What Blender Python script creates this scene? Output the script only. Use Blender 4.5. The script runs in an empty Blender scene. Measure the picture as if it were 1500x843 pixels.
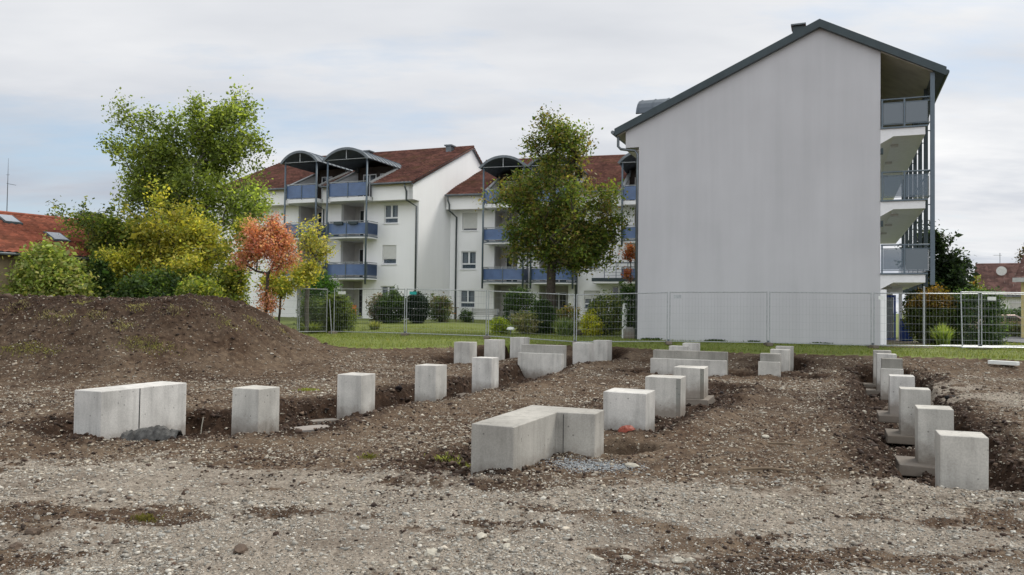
import bpy, math, random
import numpy as np
from mathutils import Matrix, Vector
random.seed(7); RNG = np.random.default_rng(11)
S = bpy.context.scene; COL = S.collection
# ------------------------------------------------------------------ camera (28 mm, eye 1.28 m above the lawn)
F = 1167.0; PITCH = math.atan(30/F); ROLL = 0.013; CZ = 1.28
X0 = np.array([1., 0, 0]); U0 = np.array([0, -math.sin(PITCH), math.cos(PITCH)]); FW = np.array([0, math.cos(PITCH), math.sin(PITCH)])
RV = math.cos(ROLL)*X0 + math.sin(ROLL)*U0; UV = math.cos(ROLL)*U0 - math.sin(ROLL)*X0
CAM = np.array([0, 0, CZ])
cd = bpy.data.cameras.new('camera'); cam = bpy.data.objects.new('camera', cd); COL.objects.link(cam)
cam.matrix_world = Matrix(((RV[0], UV[0], -FW[0], 0), (RV[1], UV[1], -FW[1], 0), (RV[2], UV[2], -FW[2], CZ), (0, 0, 0, 1)))
cd.sensor_width = 36; cd.lens = 28.0; cd.clip_end = 5000; cd.clip_start = 0.05
S.camera = cam
# measured positions: a photograph pixel and a known height or distance give a real place
def ray(px, py): return FW + (px-750)/F*RV + (421.5-py)/F*UV
def atz(px, py, z):
    d = ray(px, py); return CAM + d*((z-CZ)/d[2])
def aty(px, py, Y):
    d = ray(px, py); return CAM + d*(Y/d[1])
def along(O, u, px):
    k = (px-750)/F; O = np.asarray(O, float)-CAM; u = np.asarray(u, float)
    return -(O@RV-k*(O@FW))/(u@RV-k*(u@FW))
# ------------------------------------------------------------------ tags
def tag(o, label=None, cat=None, group=None, kind=None):
    if label: o['label'] = label
    if cat: o['category'] = cat
    if group: o['group'] = group
    if kind: o['kind'] = kind
    return o
def empty(name, loc, rz=0, label=None, cat=None, group=None):
    o = bpy.data.objects.new(name, None); COL.objects.link(o); o.location = [float(a) for a in loc]; o.rotation_euler = (0, 0, rz)
    o.empty_display_size = .2
    return tag(o, label, cat, group)
def copy_tree(o, parent=None):
    c = o.copy(); COL.objects.link(c); c.parent = parent
    for ch in [x for x in bpy.data.objects if x.parent == o]: copy_tree(ch, c)
    return c
# ------------------------------------------------------------------ noise
def _h(ix, iy, seed):
    n = (ix.astype(np.int64)*374761393 + iy.astype(np.int64)*668265263 + seed*1442695041) & 0xffffffff
    n = ((n ^ (n >> 13))*1274126177) & 0xffffffff
    return ((n ^ (n >> 16)) & 0xffff)/65535.0
def vn(x, y, seed=0):
    x = np.asarray(x, float); y = np.asarray(y, float)
    ix = np.floor(x); iy = np.floor(y); fx = x-ix; fy = y-iy
    fx = fx*fx*(3-2*fx); fy = fy*fy*(3-2*fy)
    a = _h(ix, iy, seed); b = _h(ix+1, iy, seed); c = _h(ix, iy+1, seed); d = _h(ix+1, iy+1, seed)
    return (a*(1-fx)+b*fx)*(1-fy)+(c*(1-fx)+d*fx)*fy
def fbm(x, y, seed=0, o=4):
    t = 0; a = .5; s = 0
    for i in range(o):
        t = t+a*vn(x*2**i+i*17.3, y*2**i-i*9.1, seed+i); s += a; a *= .55
    return t/s*2-1
def sm(a, b, x):
    t = np.clip((x-a)/(b-a), 0, 1); return t*t*(3-2*t)
# ------------------------------------------------------------------ mesh builder
class MB:
    def __init__(s): s.v = []; s.f = []
    def add(s, v, f):
        n = len(s.v); s.v += [tuple(map(float, p)) for p in v]; s.f += [tuple(i+n for i in q) for q in f]; return s
    def box(s, x0, x1, y0, y1, z0, z1):
        return s.add([(x0,y0,z0),(x1,y0,z0),(x1,y1,z0),(x0,y1,z0),(x0,y0,z1),(x1,y0,z1),(x1,y1,z1),(x0,y1,z1)],
                     [(0,3,2,1),(4,5,6,7),(0,1,5,4),(1,2,6,5),(2,3,7,6),(3,0,4,7)])
    def prism(s, poly, z0, z1):          # poly in xy, extruded in z
        n = len(poly)
        return s.add([(x,y,z0) for x,y in poly]+[(x,y,z1) for x,y in poly],
                     [tuple(range(n))[::-1], tuple(range(n,2*n))]+[(i,(i+1)%n,n+(i+1)%n,n+i) for i in range(n)])
    def prismx(s, poly, x0, x1):         # poly in yz, extruded in x
        n = len(poly)
        return s.add([(x0,a,b) for a,b in poly]+[(x1,a,b) for a,b in poly],
                     [tuple(range(n))[::-1], tuple(range(n,2*n))]+[(i,(i+1)%n,n+(i+1)%n,n+i) for i in range(n)])
    def prismy(s, poly, y0, y1):         # poly in xz, extruded in y
        n = len(poly)
        return s.add([(a,y0,b) for a,b in poly]+[(a,y1,b) for a,b in poly],
                     [tuple(range(n)), tuple(range(n,2*n))[::-1]]+[(i,n+i,n+(i+1)%n,(i+1)%n) for i in range(n)])
    def tube(s, pts, r, n=6):
        pts = [np.array(p, float) for p in pts]; rs = r if isinstance(r, (list, tuple)) else [r]*len(pts)
        v = []
        for i, p in enumerate(pts):
            d = pts[min(i+1, len(pts)-1)]-pts[max(i-1, 0)]; d = d/(np.linalg.norm(d)+1e-9)
            a = np.cross(d, [0, 0, 1.] if abs(d[2]) < .9 else [1., 0, 0]); a /= np.linalg.norm(a); b = np.cross(d, a)
            for k in range(n):
                t = 2*math.pi*(k+.5)/n; v.append(p+rs[i]*(a*math.cos(t)+b*math.sin(t)))
        f = [(i*n+k, i*n+(k+1)%n, (i+1)*n+(k+1)%n, (i+1)*n+k) for i in range(len(pts)-1) for k in range(n)]
        f += [tuple(range(n))[::-1], tuple(range((len(pts)-1)*n, len(pts)*n))]
        return s.add(v, f)
    def bar(s, a, b, w=.01): return s.tube([a, b], w, 4)
    def build(s, name, mat, parent=None, smooth=False, bevel=0):
        me = bpy.data.meshes.new(name); me.from_pydata(s.v, [], s.f); me.materials.append(mat)
        if smooth: me.polygons.foreach_set('use_smooth', [True]*len(me.polygons))
        me.update()
        o = bpy.data.objects.new(name, me); COL.objects.link(o)
        if parent: o.parent = parent
        if bevel:
            m = o.modifiers.new('bevel', 'BEVEL'); m.width = bevel; m.segments = 2; m.limit_method = 'ANGLE'
        return o
def npmesh(name, V, Fc, mat, parent=None, smooth=False, attrs=None, cols=None):
    """V (n,3), Fc (m,k) arrays"""
    me = bpy.data.meshes.new(name); n, m, k = len(V), len(Fc), Fc.shape[1]
    me.vertices.add(n); me.vertices.foreach_set('co', np.ascontiguousarray(V, np.float32).ravel())
    me.loops.add(m*k); me.loops.foreach_set('vertex_index', np.ascontiguousarray(Fc, np.int32).ravel())
    me.polygons.add(m); me.polygons.foreach_set('loop_start', np.arange(0, m*k, k, dtype=np.int32))
    me.polygons.foreach_set('loop_total', np.full(m, k, np.int32))
    if smooth: me.polygons.foreach_set('use_smooth', np.ones(m, bool))
    me.materials.append(mat); me.update(calc_edges=True)
    for nm, a in (attrs or {}).items():
        at = me.attributes.new(nm, 'FLOAT', 'POINT'); at.data.foreach_set('value', np.ascontiguousarray(a, np.float32))
    if cols is not None:
        at = me.attributes.new('col', 'FLOAT_COLOR', 'POINT')
        c = np.ones((n, 4), np.float32); c[:, :3] = cols; at.data.foreach_set('color', c.ravel())
    me.validate()
    o = bpy.data.objects.new(name, me); COL.objects.link(o)
    if parent: o.parent = parent
    return o
# ------------------------------------------------------------------ materials
def srgb(r, g, b):
    f = lambda c: (c/255/12.92 if c/255 <= .04045 else ((c/255+.055)/1.055)**2.4)
    return (f(r), f(g), f(b), 1)
class NT:
    def __init__(s, name):
        m = bpy.data.materials.new(name); m.use_nodes = True; s.m = m; s.t = m.node_tree; s.n = s.t.nodes; s.l = s.t.links
        s.b = s.n['Principled BSDF']; s.b.inputs['Roughness'].default_value = .85
        s.b.inputs['Specular IOR Level'].default_value = .3
    def N(s, ty, **kw):
        n = s.n.new(ty)
        for k, v in kw.items(): setattr(n, k, v)
        return n
    def L(s, a, b): s.l.new(a, b)
    def coord(s, scale=(1,1,1), kind='Object', rot=(0,0,0)):
        if kind == 'World':
            c = s.N('ShaderNodeNewGeometry').outputs['Position']
        else: c = s.N('ShaderNodeTexCoord').outputs[kind]
        mp = s.N('ShaderNodeMapping'); mp.inputs['Scale'].default_value = scale; mp.inputs['Rotation'].default_value = rot; s.L(c, mp.inputs[0]); return mp.outputs[0]
    def noise(s, co, scale, detail=4, rough=.55):
        n = s.N('ShaderNodeTexNoise'); n.inputs['Scale'].default_value = scale; n.inputs['Detail'].default_value = detail
        n.inputs['Roughness'].default_value = rough; s.L(co, n.inputs['Vector']); return n.outputs['Fac']
    def ramp(s, fac, pts, interp='LINEAR'):
        r = s.N('ShaderNodeValToRGB'); r.color_ramp.interpolation = interp; e = r.color_ramp.elements
        while len(e) < len(pts): e.new(.5)
        for i, (p, c) in enumerate(pts):
            e[i].position = p; e[i].color = c if isinstance(c, tuple) else (c, c, c, 1)
        s.L(fac, r.inputs[0]); return r.outputs[0]
    def mix(s, fac, a, b, mode='MIX'):
        m = s.N('ShaderNodeMix', data_type='RGBA', blend_type=mode)
        for sock, v in ((m.inputs[0], fac), (m.inputs[6], a), (m.inputs[7], b)):
            if hasattr(v, 'is_linked'): s.L(v, sock)
            else: sock.default_value = v
        return m.outputs[2]
    def math(s, op, a, b=0.):
        m = s.N('ShaderNodeMath', operation=op)
        for sock, v in ((m.inputs[0], a), (m.inputs[1], b)):
            if hasattr(v, 'is_linked'): s.L(v, sock)
            else: sock.default_value = v
        return m.outputs[0]
    def bump(s, h, strength=.3, dist=.01):
        b = s.N('ShaderNodeBump'); b.inputs['Strength'].default_value = strength; b.inputs['Distance'].default_value = dist
        s.L(h, b.inputs['Height']); s.L(b.outputs[0], s.b.inputs['Normal'])
    def base(s, c):
        if hasattr(c, 'is_linked'): s.L(c, s.b.inputs['Base Color'])
        else: s.b.inputs['Base Color'].default_value = c
def plain(name, c, rough=.7, metal=0, var=.12, scale=6, bump=0, spec=.3):
    t = NT(name); co = t.coord(); n = t.noise(co, scale, 5)
    lo = tuple(x*(1-var) for x in c[:3])+(1,); hi = tuple(min(1, x*(1+var)) for x in c[:3])+(1,)
    t.base(t.ramp(n, [(.3, lo), (.7, hi)])); t.b.inputs['Roughness'].default_value = rough; t.b.inputs['Metallic'].default_value = metal
    t.b.inputs['Specular IOR Level'].default_value = spec
    if bump: t.bump(t.noise(co, scale*8, 4), bump, .01)
    return t.m
M = {}
def concrete(name, c):
    t = NT(name); co = t.coord(kind='World'); st = t.coord((5, 5, .5), kind='World')
    big = t.noise(co, 2.3, 5, .6); strk = t.noise(st, 1.6, 4, .6); fine = t.noise(co, 60, 3)
    d = tuple(x*.72 for x in c[:3])+(1,); l = tuple(x*1.12 for x in c[:3])+(1,)
    a = t.ramp(big, [(.28, d), (.5, c), (.72, l)])
    a = t.mix(.45, a, t.ramp(strk, [(.3, tuple(x*.5 for x in c[:3])+(1,)), (.52, c), (.8, l)]))
    a = t.mix(1., a, t.ramp(fine, [(.3, .86), (.7, 1.08)]), 'MULTIPLY')
    vo = t.N('ShaderNodeTexVoronoi'); vo.inputs['Scale'].default_value = 9; t.L(co, vo.inputs['Vector'])
    pock = t.ramp(vo.outputs['Distance'], [(.06, .3), (.12, 1.)])
    a = t.mix(.7, a, t.mix(1., a, pock, 'MULTIPLY'))
    # damp and splashed with soil near the ground, faint board joints
    sz = t.N('ShaderNodeSeparateXYZ'); t.L(t.coord(), sz.inputs[0])
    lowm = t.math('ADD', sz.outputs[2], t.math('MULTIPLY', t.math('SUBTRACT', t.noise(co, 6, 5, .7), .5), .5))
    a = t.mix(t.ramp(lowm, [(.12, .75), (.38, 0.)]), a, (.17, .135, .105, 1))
    blot = t.ramp(t.noise(co, 1.1, 3, .5), [(.35, .72), (.60, 1.06)]); a = t.mix(.8, a, t.mix(1., a, blot, 'MULTIPLY'))
    oi_ = t.N('ShaderNodeObjectInfo'); a = t.mix(1., a, t.ramp(oi_.outputs['Random'], [(0., (.80, .79, .76, 1)), (.5, (.95, .94, .92, 1)), (1., (1.05, 1.05, 1.06, 1))]), 'MULTIPLY')
    t.base(a); h = t.math('ADD', t.math('MULTIPLY', fine, .35), t.math('MULTIPLY', pock, 1.)); t.bump(h, .35, .006)
    t.b.inputs['Roughness'].default_value = .8
    return t.m
M['concrete'] = concrete('cast_concrete', (.56, .545, .505, 1))
M['concrete_dark'] = concrete('damp_concrete', (.27, .27, .24, 1))
M['concrete_l'] = concrete('stained_concrete', (.47, .455, .42, 1))
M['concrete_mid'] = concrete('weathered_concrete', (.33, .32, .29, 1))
M['footing'] = concrete('footing_concrete', (.24, .235, .21, 1))
M['lean'] = concrete('lean_concrete', (.52, .52, .50, 1))
def render_wall(name, c, streak=.12):
    t = NT(name); co = t.coord((1, 1, 1)); st = t.coord((1.6, 1.6, .10)); b = t.noise(co, .35, 4); s_ = t.noise(st, 1.1, 5, .6); f = t.noise(co, 90, 2)
    k = 1-streak
    a = t.ramp(s_, [(.3, tuple(x*k for x in c[:3])+(1,)), (.6, c)])
    a = t.mix(.5, a, t.ramp(b, [(.35, tuple(x*(1-streak*1.1) for x in c[:3])+(1,)), (.65, c)]))
    t.base(a); t.bump(f, .15, .004); t.b.inputs['Roughness'].default_value = .92
    return t.m
M['white_wall'] = render_wall('white_render', (.88, .88, .87, 1), .06)
M['gable_wall'] = render_wall('weathered_render', (.50, .50, .51, 1), .13)
M['white'] = plain('white_paint', (.72, .72, .72, 1), .6, var=.05)
M['frame_white'] = plain('window_frame_white', (.78, .78, .78, 1), .4, var=.04)
M['zinc'] = plain('zinc_metal', (.13, .145, .155, 1), .45, .6, .2, 3)
M['canopy_zinc'] = plain('canopy_zinc', (.10, .12, .14, 1), .6, .15, .15, 2)
M['dormer_board'] = plain('brown_boards', (.055, .042, .035, 1), .8, 0, .3, 2)
M['dark_metal'] = plain('dark_grey_metal', (.045, .06, .065, 1), .5, .3, .15, 2)
M['steel'] = plain('grey_steel_post', (.11, .14, .165, 1), .5, .2, .1, 3)
M['galv'] = plain('galvanised_steel', (.36, .38, .38, 1), .45, .5, .18, 12)
M['blue_panel'] = plain('blue_panel', (.085, .14, .27, 1), .35, 0, .18, 1.5, spec=.5)
M['blue_light'] = plain('pale_blue_panel', (.20, .28, .42, 1), .35, 0, .18, 1.5, spec=.5)
M['soffit'] = plain('soffit_boards', (.36, .335, .285, 1), .8, 0, .15, 2)
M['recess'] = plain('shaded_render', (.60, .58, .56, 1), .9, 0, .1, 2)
M['rub'] = plain('black_rubber', (.02, .02, .02, 1), .8)
M['wood'] = plain('weathered_wood', (.16, .12, .08, 1), .85, 0, .3, 8, .3)
M['orange'] = plain('orange_fabric', (.62, .17, .03, 1), .8)
M['red'] = plain('red_plastic', (.20, .04, .02, 1), .6)
M['skylight'] = plain('skylight_glass', (.30, .33, .37, 1), .2, 0, .05, 2)
M['blue'] = plain('blue_plastic', (.02, .06, .30, 1), .45)
M['teal'] = plain('teal_sign', (.02, .30, .27, 1), .5)
M['sign_white'] = plain('sign_white', (.7, .72, .68, 1), .5, var=.04)
M['ochre'] = plain('ochre_render', (.33, .26, .16, 1), .9)
M['yellow'] = plain('yellow_render', (.60, .50, .24, 1), .9)
M['bark'] = plain('bark', (.055, .045, .035, 1), .9, 0, .4, 12, .6)
M['bark_pale'] = plain('pale_bark', (.12, .11, .09, 1), .9, 0, .4, 12, .6)
M['curtain'] = plain('curtain', (.55, .55, .53, 1), .9, 0, .15, 10)
M['shutter'] = plain('roller_shutter', (.60, .60, .57, 1), .7, 0, .05, 4)
M['brick'] = plain('chimney_stone', (.25, .22, .19, 1), .9, 0, .3, 10)
M['bench'] = plain('grey_bench_wood', (.36, .36, .34, 1), .7)
M['tarp'] = plain('grey_membrane', (.08, .078, .072, 1), .8, 0, .6, 16, .6)
M['stone'] = plain('pale_limestone', (.42, .39, .32, 1), .9, 0, .25, 9, .4)
M['stone_brown'] = plain('brown_stone', (.10, .072, .052, 1), .9, 0, .35, 9, .5)
M['asphalt'] = plain('asphalt', (.16, .16, .17, 1), .9, 0, .1, 3)
M['car'] = plain('silver_pink_paint', (.38, .27, .25, 1), .3, .3, .05)
def glass(name, c=(.03, .035, .04, 1), r=.08):
    t = NT(name); t.base(c); t.b.inputs['Roughness'].default_value = r; t.b.inputs['Specular IOR Level'].default_value = .6; return t.m
M['glass'] = glass('window_glass')
M['glass_grey'] = glass('frosted_grey_glass', (.10, .125, .145, 1), .3)
t = NT('clear_grey_glass'); t.base((.12, .16, .20, 1)); t.b.inputs['Roughness'].default_value = .15
t.b.inputs['Alpha'].default_value = .62; M['glass_clear'] = t.m
def tiles(name, c, moss=0.0):
    t = NT(name); co = t.coord(); n = t.noise(co, 1.2, 5); w = t.N('ShaderNodeTexVoronoi'); w.inputs['Scale'].default_value = 3.2; t.L(co, w.inputs['Vector'])
    a = t.ramp(n, [(.3, tuple(x*.6 for x in c[:3])+(1,)), (.7, tuple(x*1.25 for x in c[:3])+(1,))])
    bw = t.N('ShaderNodeSeparateColor'); t.L(w.outputs['Color'], bw.inputs[0])
    a = t.mix(1., a, t.ramp(bw.outputs[0], [(0., .70), (.5, .97), (1., 1.3)]), 'MULTIPLY')
    if moss:
        a = t.mix(t.ramp(t.noise(t.coord((.5,.5,.5)), 1.5, 4), [(.5, 0.), (.7, moss)]), a, (.10, .07, .02, 1))
    t.base(a); t.bump(t.noise(co, 14, 3), .3, .02); return t.m
M['tiles'] = tiles('red_roof_tiles', (.145, .062, .046, 1), .35)
M['tiles_old'] = tiles('brown_roof_tiles', (.14, .055, .04, 1), .2)
M['tiles_orange'] = tiles('orange_roof_tiles', (.27, .085, .05, 1), .1)
M['tiles_purple'] = tiles('purple_brown_tiles', (.17, .095, .08, 1), 0)
def leafmat(name):
    t = NT(name); at = t.N('ShaderNodeAttribute', attribute_name='col'); t.base(at.outputs['Color']); t.b.inputs['Roughness'].default_value = .55
    tr = t.N('ShaderNodeBsdfTranslucent'); t.L(t.mix(1., at.outputs['Color'], (1.6, 1.6, .8, 1), 'MULTIPLY'), tr.inputs['Color'])
    mx = t.N('ShaderNodeMixShader'); mx.inputs[0].default_value = .5; t.L(t.b.outputs[0], mx.inputs[1]); t.L(tr.outputs[0], mx.inputs[2])
    t.L(mx.outputs[0], t.n['Material Output'].inputs['Surface']); return t.m
M['leaf'] = leafmat('foliage')
def attrmat(name, rough=.9):
    t = NT(name); at = t.N('ShaderNodeAttribute', attribute_name='col'); n = t.noise(t.coord(kind='World'), 45, 3)
    t.base(t.mix(1., at.outputs['Color'], t.ramp(n, [(.3, .7), (.7, 1.25)]), 'MULTIPLY')); t.bump(n, .4, .006); t.b.inputs['Roughness'].default_value = rough; return t.m
M['pebble'] = attrmat('pebbles')
# ------------------------------------------------------------------ the building plot: everything there is squared to one direction
TH = math.radians(22.3)
u3 = np.array([math.cos(TH), -math.sin(TH), 0]); v3 = np.array([math.sin(TH), math.cos(TH), 0])
ZT = .12
PIERS = []      # centre xy, half sizes
def pier(FR, xl, depth=None, xb=None, zb=-.7, label='', ledge=None, anchor='FR', zt=ZT, group='cast concrete foundation piers', mat='concrete', seam=None, name='foundation_pier', cat='concrete pier', stripe=None, zpix=None):
    """FR: pixel of the near top corner; xl: pixel column of the other front corner; xb: pixel column of the rear corner"""
    A = atz(FR[0], FR[1], zt)
    w = abs(along(A, u3, xl)); d = depth if depth else abs(along(A, v3, xb))
    x0, x1 = (-w, 0) if anchor == 'FR' else (0, w)
    root = empty(name, (A[0]+(x0+x1)/2*u3[0]+d/2*v3[0], A[1]+(x0+x1)/2*u3[1]+d/2*v3[1], zb), -TH, label, cat, group)
    h = zt-zb; W = w/2
    b = MB().box(-W, W, -d/2, d/2, 0, h)
    jit = RNG.normal(0, .003, (8, 3)); jit[:, 2] *= 1.2
    b.v = [tuple(np.array(p)+jit[i]) for i, p in enumerate(b.v)]
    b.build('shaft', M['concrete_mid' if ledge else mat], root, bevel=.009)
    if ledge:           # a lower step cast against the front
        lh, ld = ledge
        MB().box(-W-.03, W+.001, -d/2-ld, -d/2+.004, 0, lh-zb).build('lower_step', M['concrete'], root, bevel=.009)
    if seam:            # dark vertical joint between the two pours on the right side
        MB().box(W-.003, W+.004, -d/2+seam, -d/2+seam+.012, 0, h-.01).build('pour_joint', M['rub'], root)
    if stripe:          # damp strip left by the form-work on the near edge
        MB().box(W-stripe, W+.002, -d/2-.003, -d/2+.05, .0, h-.012).build('damp_strip', M['concrete_dark'], root)
    PIERS.append((A[0]+(x0+x1)/2*u3[0]+d/2*v3[0], A[1]+(x0+x1)/2*u3[1]+d/2*v3[1], w, d, zb))
    print('PIER %-60s w %.2f d %.2f at %.2f %.2f' % (label[:60], w, d, root.location.x, root.location.y))
    return root
# left row
pier((147.8, 574.2), 108.5, xb=273.5, seam=.62, zb=-.8, label='long concrete wall block at the far left, with a membrane and boulder against it', name='foundation_wall', cat='concrete wall', group='concrete foundation walls')
pier((378.8, 570.8), 340, xb=410, zb=-.64, label='square concrete pier right of the long wall block at the far left')
pier((529, 550.3), 494, xb=550, zb=-.75, label='concrete pier at the right end of the white slab in the trench')
pier((638.5, 536.5), 607.8, xb=654.8, zb=-.8, label='concrete pier with a black wire loop at its right foot')
pier((720, 525.2), 691.6, xb=731.1, zb=-.78, label='small concrete pier before the gap between two others, left of the shorter stepped wall')
pier((688, 502), 665, xb=698.7, zb=-1.0, label='leftmost of the three concrete piers in the back row beside the lawn')
pier((730.8, 498.6), 709.2, xb=740, zb=-1.0, label='middle of the three concrete piers in the back row beside the lawn')
pier((767, 495), 747.2, xb=775.8, zb=-1.0, label='concrete pier partly hidden behind the left end of the stepped wall')
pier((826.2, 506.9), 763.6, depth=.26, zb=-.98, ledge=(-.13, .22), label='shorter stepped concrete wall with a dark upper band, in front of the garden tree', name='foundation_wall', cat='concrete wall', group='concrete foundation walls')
pier((863, 503), 839, xb=869.5, zb=-.95, label='concrete pier in front of its taller twin, right of the shorter stepped wall')
pier((890, 499.4), 869, xb=896.5, zb=-.95, label='concrete pier directly behind and right of its twin, below the fence joint')
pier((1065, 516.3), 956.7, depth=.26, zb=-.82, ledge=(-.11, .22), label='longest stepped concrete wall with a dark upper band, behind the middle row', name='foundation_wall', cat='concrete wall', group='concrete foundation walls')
pier((1005, 507.8), 979.8, depth=.5, zb=-.9, label='concrete pier of which only the flat top shows over the longest stepped wall')
pier((1022.5, 503.4), 999.4, depth=.5, zb=-.9, label='farthest concrete pier behind the longest stepped wall, nearest the grass')
# middle row
pier((1031, 539.8), 986.5, xb=1037.7, zb=-.50, label='rear pier of the middle row, on a small footing beside the longest wall', stripe=.07)
pier((996.7, 554.4), 945, xb=1004.7, zb=-.60, label='second pier of the middle row, with a damp dark strip down its right edge', stripe=.07)
pier((946, 577.2), 883.3, xb=959.5, zb=-.62, label='nearest pier of the middle row with a soiled top, just behind the angled block')
# group of three near the lawn
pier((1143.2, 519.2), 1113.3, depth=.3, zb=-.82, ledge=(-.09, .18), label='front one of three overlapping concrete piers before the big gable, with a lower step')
pier((1156.4, 513.1), 1128.4, depth=.5, zb=-.85, label='middle one of three overlapping concrete piers before the big gable')
pier((1161.7, 508.5), 1136.4, depth=.5, zb=-.85, label='rear one of three overlapping concrete piers before the big gable')
# right row
pier((1377.5, 638), 1449, depth=.42, anchor='FL', zb=-.72, label='nearest concrete pier of the right row, lowest in the picture')
pier((1344.8, 598.2), 1397.5, depth=.42, anchor='FL', zb=-.63, label='second pier of the right row, just behind the nearest one')
pier((1319.6, 570), 1363.9, depth=.42, anchor='FL', zb=-.62, label='third pier of the right row counted from the camera')
pier((1303.6, 550.5), 1340.6, depth=.42, anchor='FL', zb=-.62, label='fourth pier of the right row, right behind the third and before the stepped one')
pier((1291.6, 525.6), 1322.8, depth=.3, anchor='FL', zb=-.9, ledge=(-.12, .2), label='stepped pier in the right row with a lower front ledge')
pier((1284.6, 518.6), 1313.7, depth=.45, anchor='FL', zb=-.92, label='pier behind the stepped one in the right row')
pier((1279.8, 513.6), 1305.9, depth=.45, anchor='FL', zb=-.94, label='farthest pier of the right row, next to the grass strip')
# angled L-shaped block in front
Lp = [atz(x, y, ZT)[:2] for x, y in ((690.3, 620.8), (752.3, 626.4), (815.7, 604.3), (871.4, 606.9), (885.3, 600.5), (779, 593.4))]
lc = sum(Lp)/6
lroot = empty('foundation_wall', (lc[0], lc[1], -.6), 0, 'angled L-shaped concrete block with a bright top, nearest block in the middle foreground', 'concrete wall', 'concrete foundation walls')
MB().prism([tuple(p-lc) for p in Lp][::1], 0, .6+ZT).build('shaft', M['concrete_l'], lroot, bevel=.009)
def vstrip(p, q, name='pour_joint', w=.006, mat='concrete_dark'):
    p, q = (np.array(k)-lc for k in (p, q)); d = (q-p)/np.linalg.norm(q-p); n = np.array([d[1], -d[0]])
    a, b = p+n*.003, q+n*.003
    MB().add([(a[0], a[1], .02), (b[0], b[1], .02), (b[0], b[1], .7), (a[0], a[1], .7), (a[0]-n[0]*.006, a[1]-n[1]*.006, .02), (b[0]-n[0]*.006, b[1]-n[1]*.006, .02), (b[0]-n[0]*.006, b[1]-n[1]*.006, .7), (a[0]-n[0]*.006, a[1]-n[1]*.006, .7)],
             [(0,1,2,3),(4,7,6,5),(0,4,5,1),(1,5,6,2),(2,6,7,3),(3,7,4,0)]).build(name, M[mat], lroot)
e = Lp[3]-Lp[2]; vstrip(Lp[2]+e*.17, Lp[2]+e*.185, mat='rub')
# footings under the piers where the trench is open
def footing(i, zt, ex, label, dz=.13):
    x, y, w, d, zb = PIERS[i]
    r = empty('pier_footing', (x, y, zt-dz), -TH, label, 'concrete footing', 'concrete footings in the trenches')
    b = MB().box(-w/2-ex[0], w/2+ex[1], -d/2-ex[2], d/2+ex[3], 0, dz)
    b.v = [tuple(np.array(p)+RNG.normal(0, .008, 3)) for p in b.v]
    b.build('slab', M['footing'], r, bevel=.012)
R0 = len(PIERS)-7
footing(R0+1, -.56, (.22, .08, .16, .1), 'footing plate under the second pier of the right row')
footing(R0+2, -.57, (.2, .08, .16, .1), 'footing plate under the third pier of the right row')
footing(R0+3, -.60, (.2, .08, .16, .1), 'footing plate under the fourth pier of the right row')
footing(R0+5, -.915, (.28, .08, .16, .1), 'footing plate under the pier behind the stepped one')
footing(R0+6, -.935, (.28, .08, .16, .1), 'footing plate under the farthest pier of the right row')
footing(14, -.495, (.1, .12, .14, .1), 'footing plate under the rear pier of the middle row')
footing(15, -.595, (.1, .12, .14, .1), 'footing plate under the second pier of the middle row')
footing(4, -.775, (.62, .1, .12, .1), 'footing plate under the small pier left of the stepped wall')
# ------------------------------------------------------------------ terrain height
EX = np.array([-60, -16, -8, -6.3, -4.4, -2.7, -1.3, 1.2, 3.8, 5, 8.2, 11, 12.8, 17, 30, 60])
EY = np.array([34, 32, 30.5, 28.5, 27.8, 29.3, 31.6, 32.9, 31.4, 30.3, 28.3, 27.6, 27.2, 25.9, 22, 14])
def edge(x): return np.interp(x, EX, EY)
P = np.array([[a, b] for a, b, *_ in PIERS])
def off(p, du, dv): return (p[0]+du*u3[0]+dv*v3[0], p[1]+du*u3[1]+dv*v3[1])
T = []     # trench segments: a, b, half width, floor z
T += [(P[0], P[1], .95, -.70), (P[1], P[2], .62, -.66), (P[2], P[3], .62, -.78), (P[3], P[4], .62, -.84), (P[4], P[8], .65, -.96)]
T += [(P[5], P[6], .7, -.96), (P[6], P[7], .7, -.96), (P[8], P[10], .6, -.92), (P[9], P[10], .5, -.92)]
T += [(P[15], P[14], .62, -.66), (off(P[11], -1.3, 0), off(P[11], 1.5, 0), .65, -.80), (P[14], off(P[14], .1, 2.2), .5, -.62), (P[16], P[15], .42, -.56)]
T += [(off(P[17], -.6, .3), off(P[17], .7, .3), .6, -.82), (P[18], P[19], .6, -.82)]
T += [(off(P[R0], .15, .25), P[R0+1], .60, -.72), (P[R0+1], P[R0+2], .60, -.73), (P[R0+2], P[R0+3], .60, -.75), (P[R0+3], P[R0+4], .65, -.93), (P[R0+4], P[R0+6], .7, -1.04)]
T += [(off(Lp[0], -.15, .2), off(Lp[5], -.1, .2), .22, -.45)]
def segd(x, y, a, b):
    ax, ay = a[0], a[1]; bx, by = b[0], b[1]; L = (bx-ax)**2+(by-ay)**2+1e-9
    t = np.clip(((x-ax)*(bx-ax)+(y-ay)*(by-ay))/L, 0, 1)
    return np.hypot(x-ax-t*(bx-ax), y-ay-t*(by-ay))
def gravel_mask(x, y):
    b = 8.05-.13*x+.8*fbm(x*.8, y*.8, 3)+.45*fbm(x*3, y*3, 5)
    g = 1-sm(-.8, .55, y-b)
    g = g*(1-.88*sm(.02, .42, fbm(x*.55+4, y*1.1, 6)+.35*fbm(x*2.6, y*3.5, 7)))
    # grey heap of gravel on the right and pale bands on the left
    g = np.maximum(g, .85*np.exp(-(((x-9.6)/1.5)**2+((y-15.5)/4.0)**2)**1.6)*sm(-.3, .2, fbm(x*1.3, y*1.3, 8)+.2))
    return np.clip(g, 0, 1)
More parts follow.
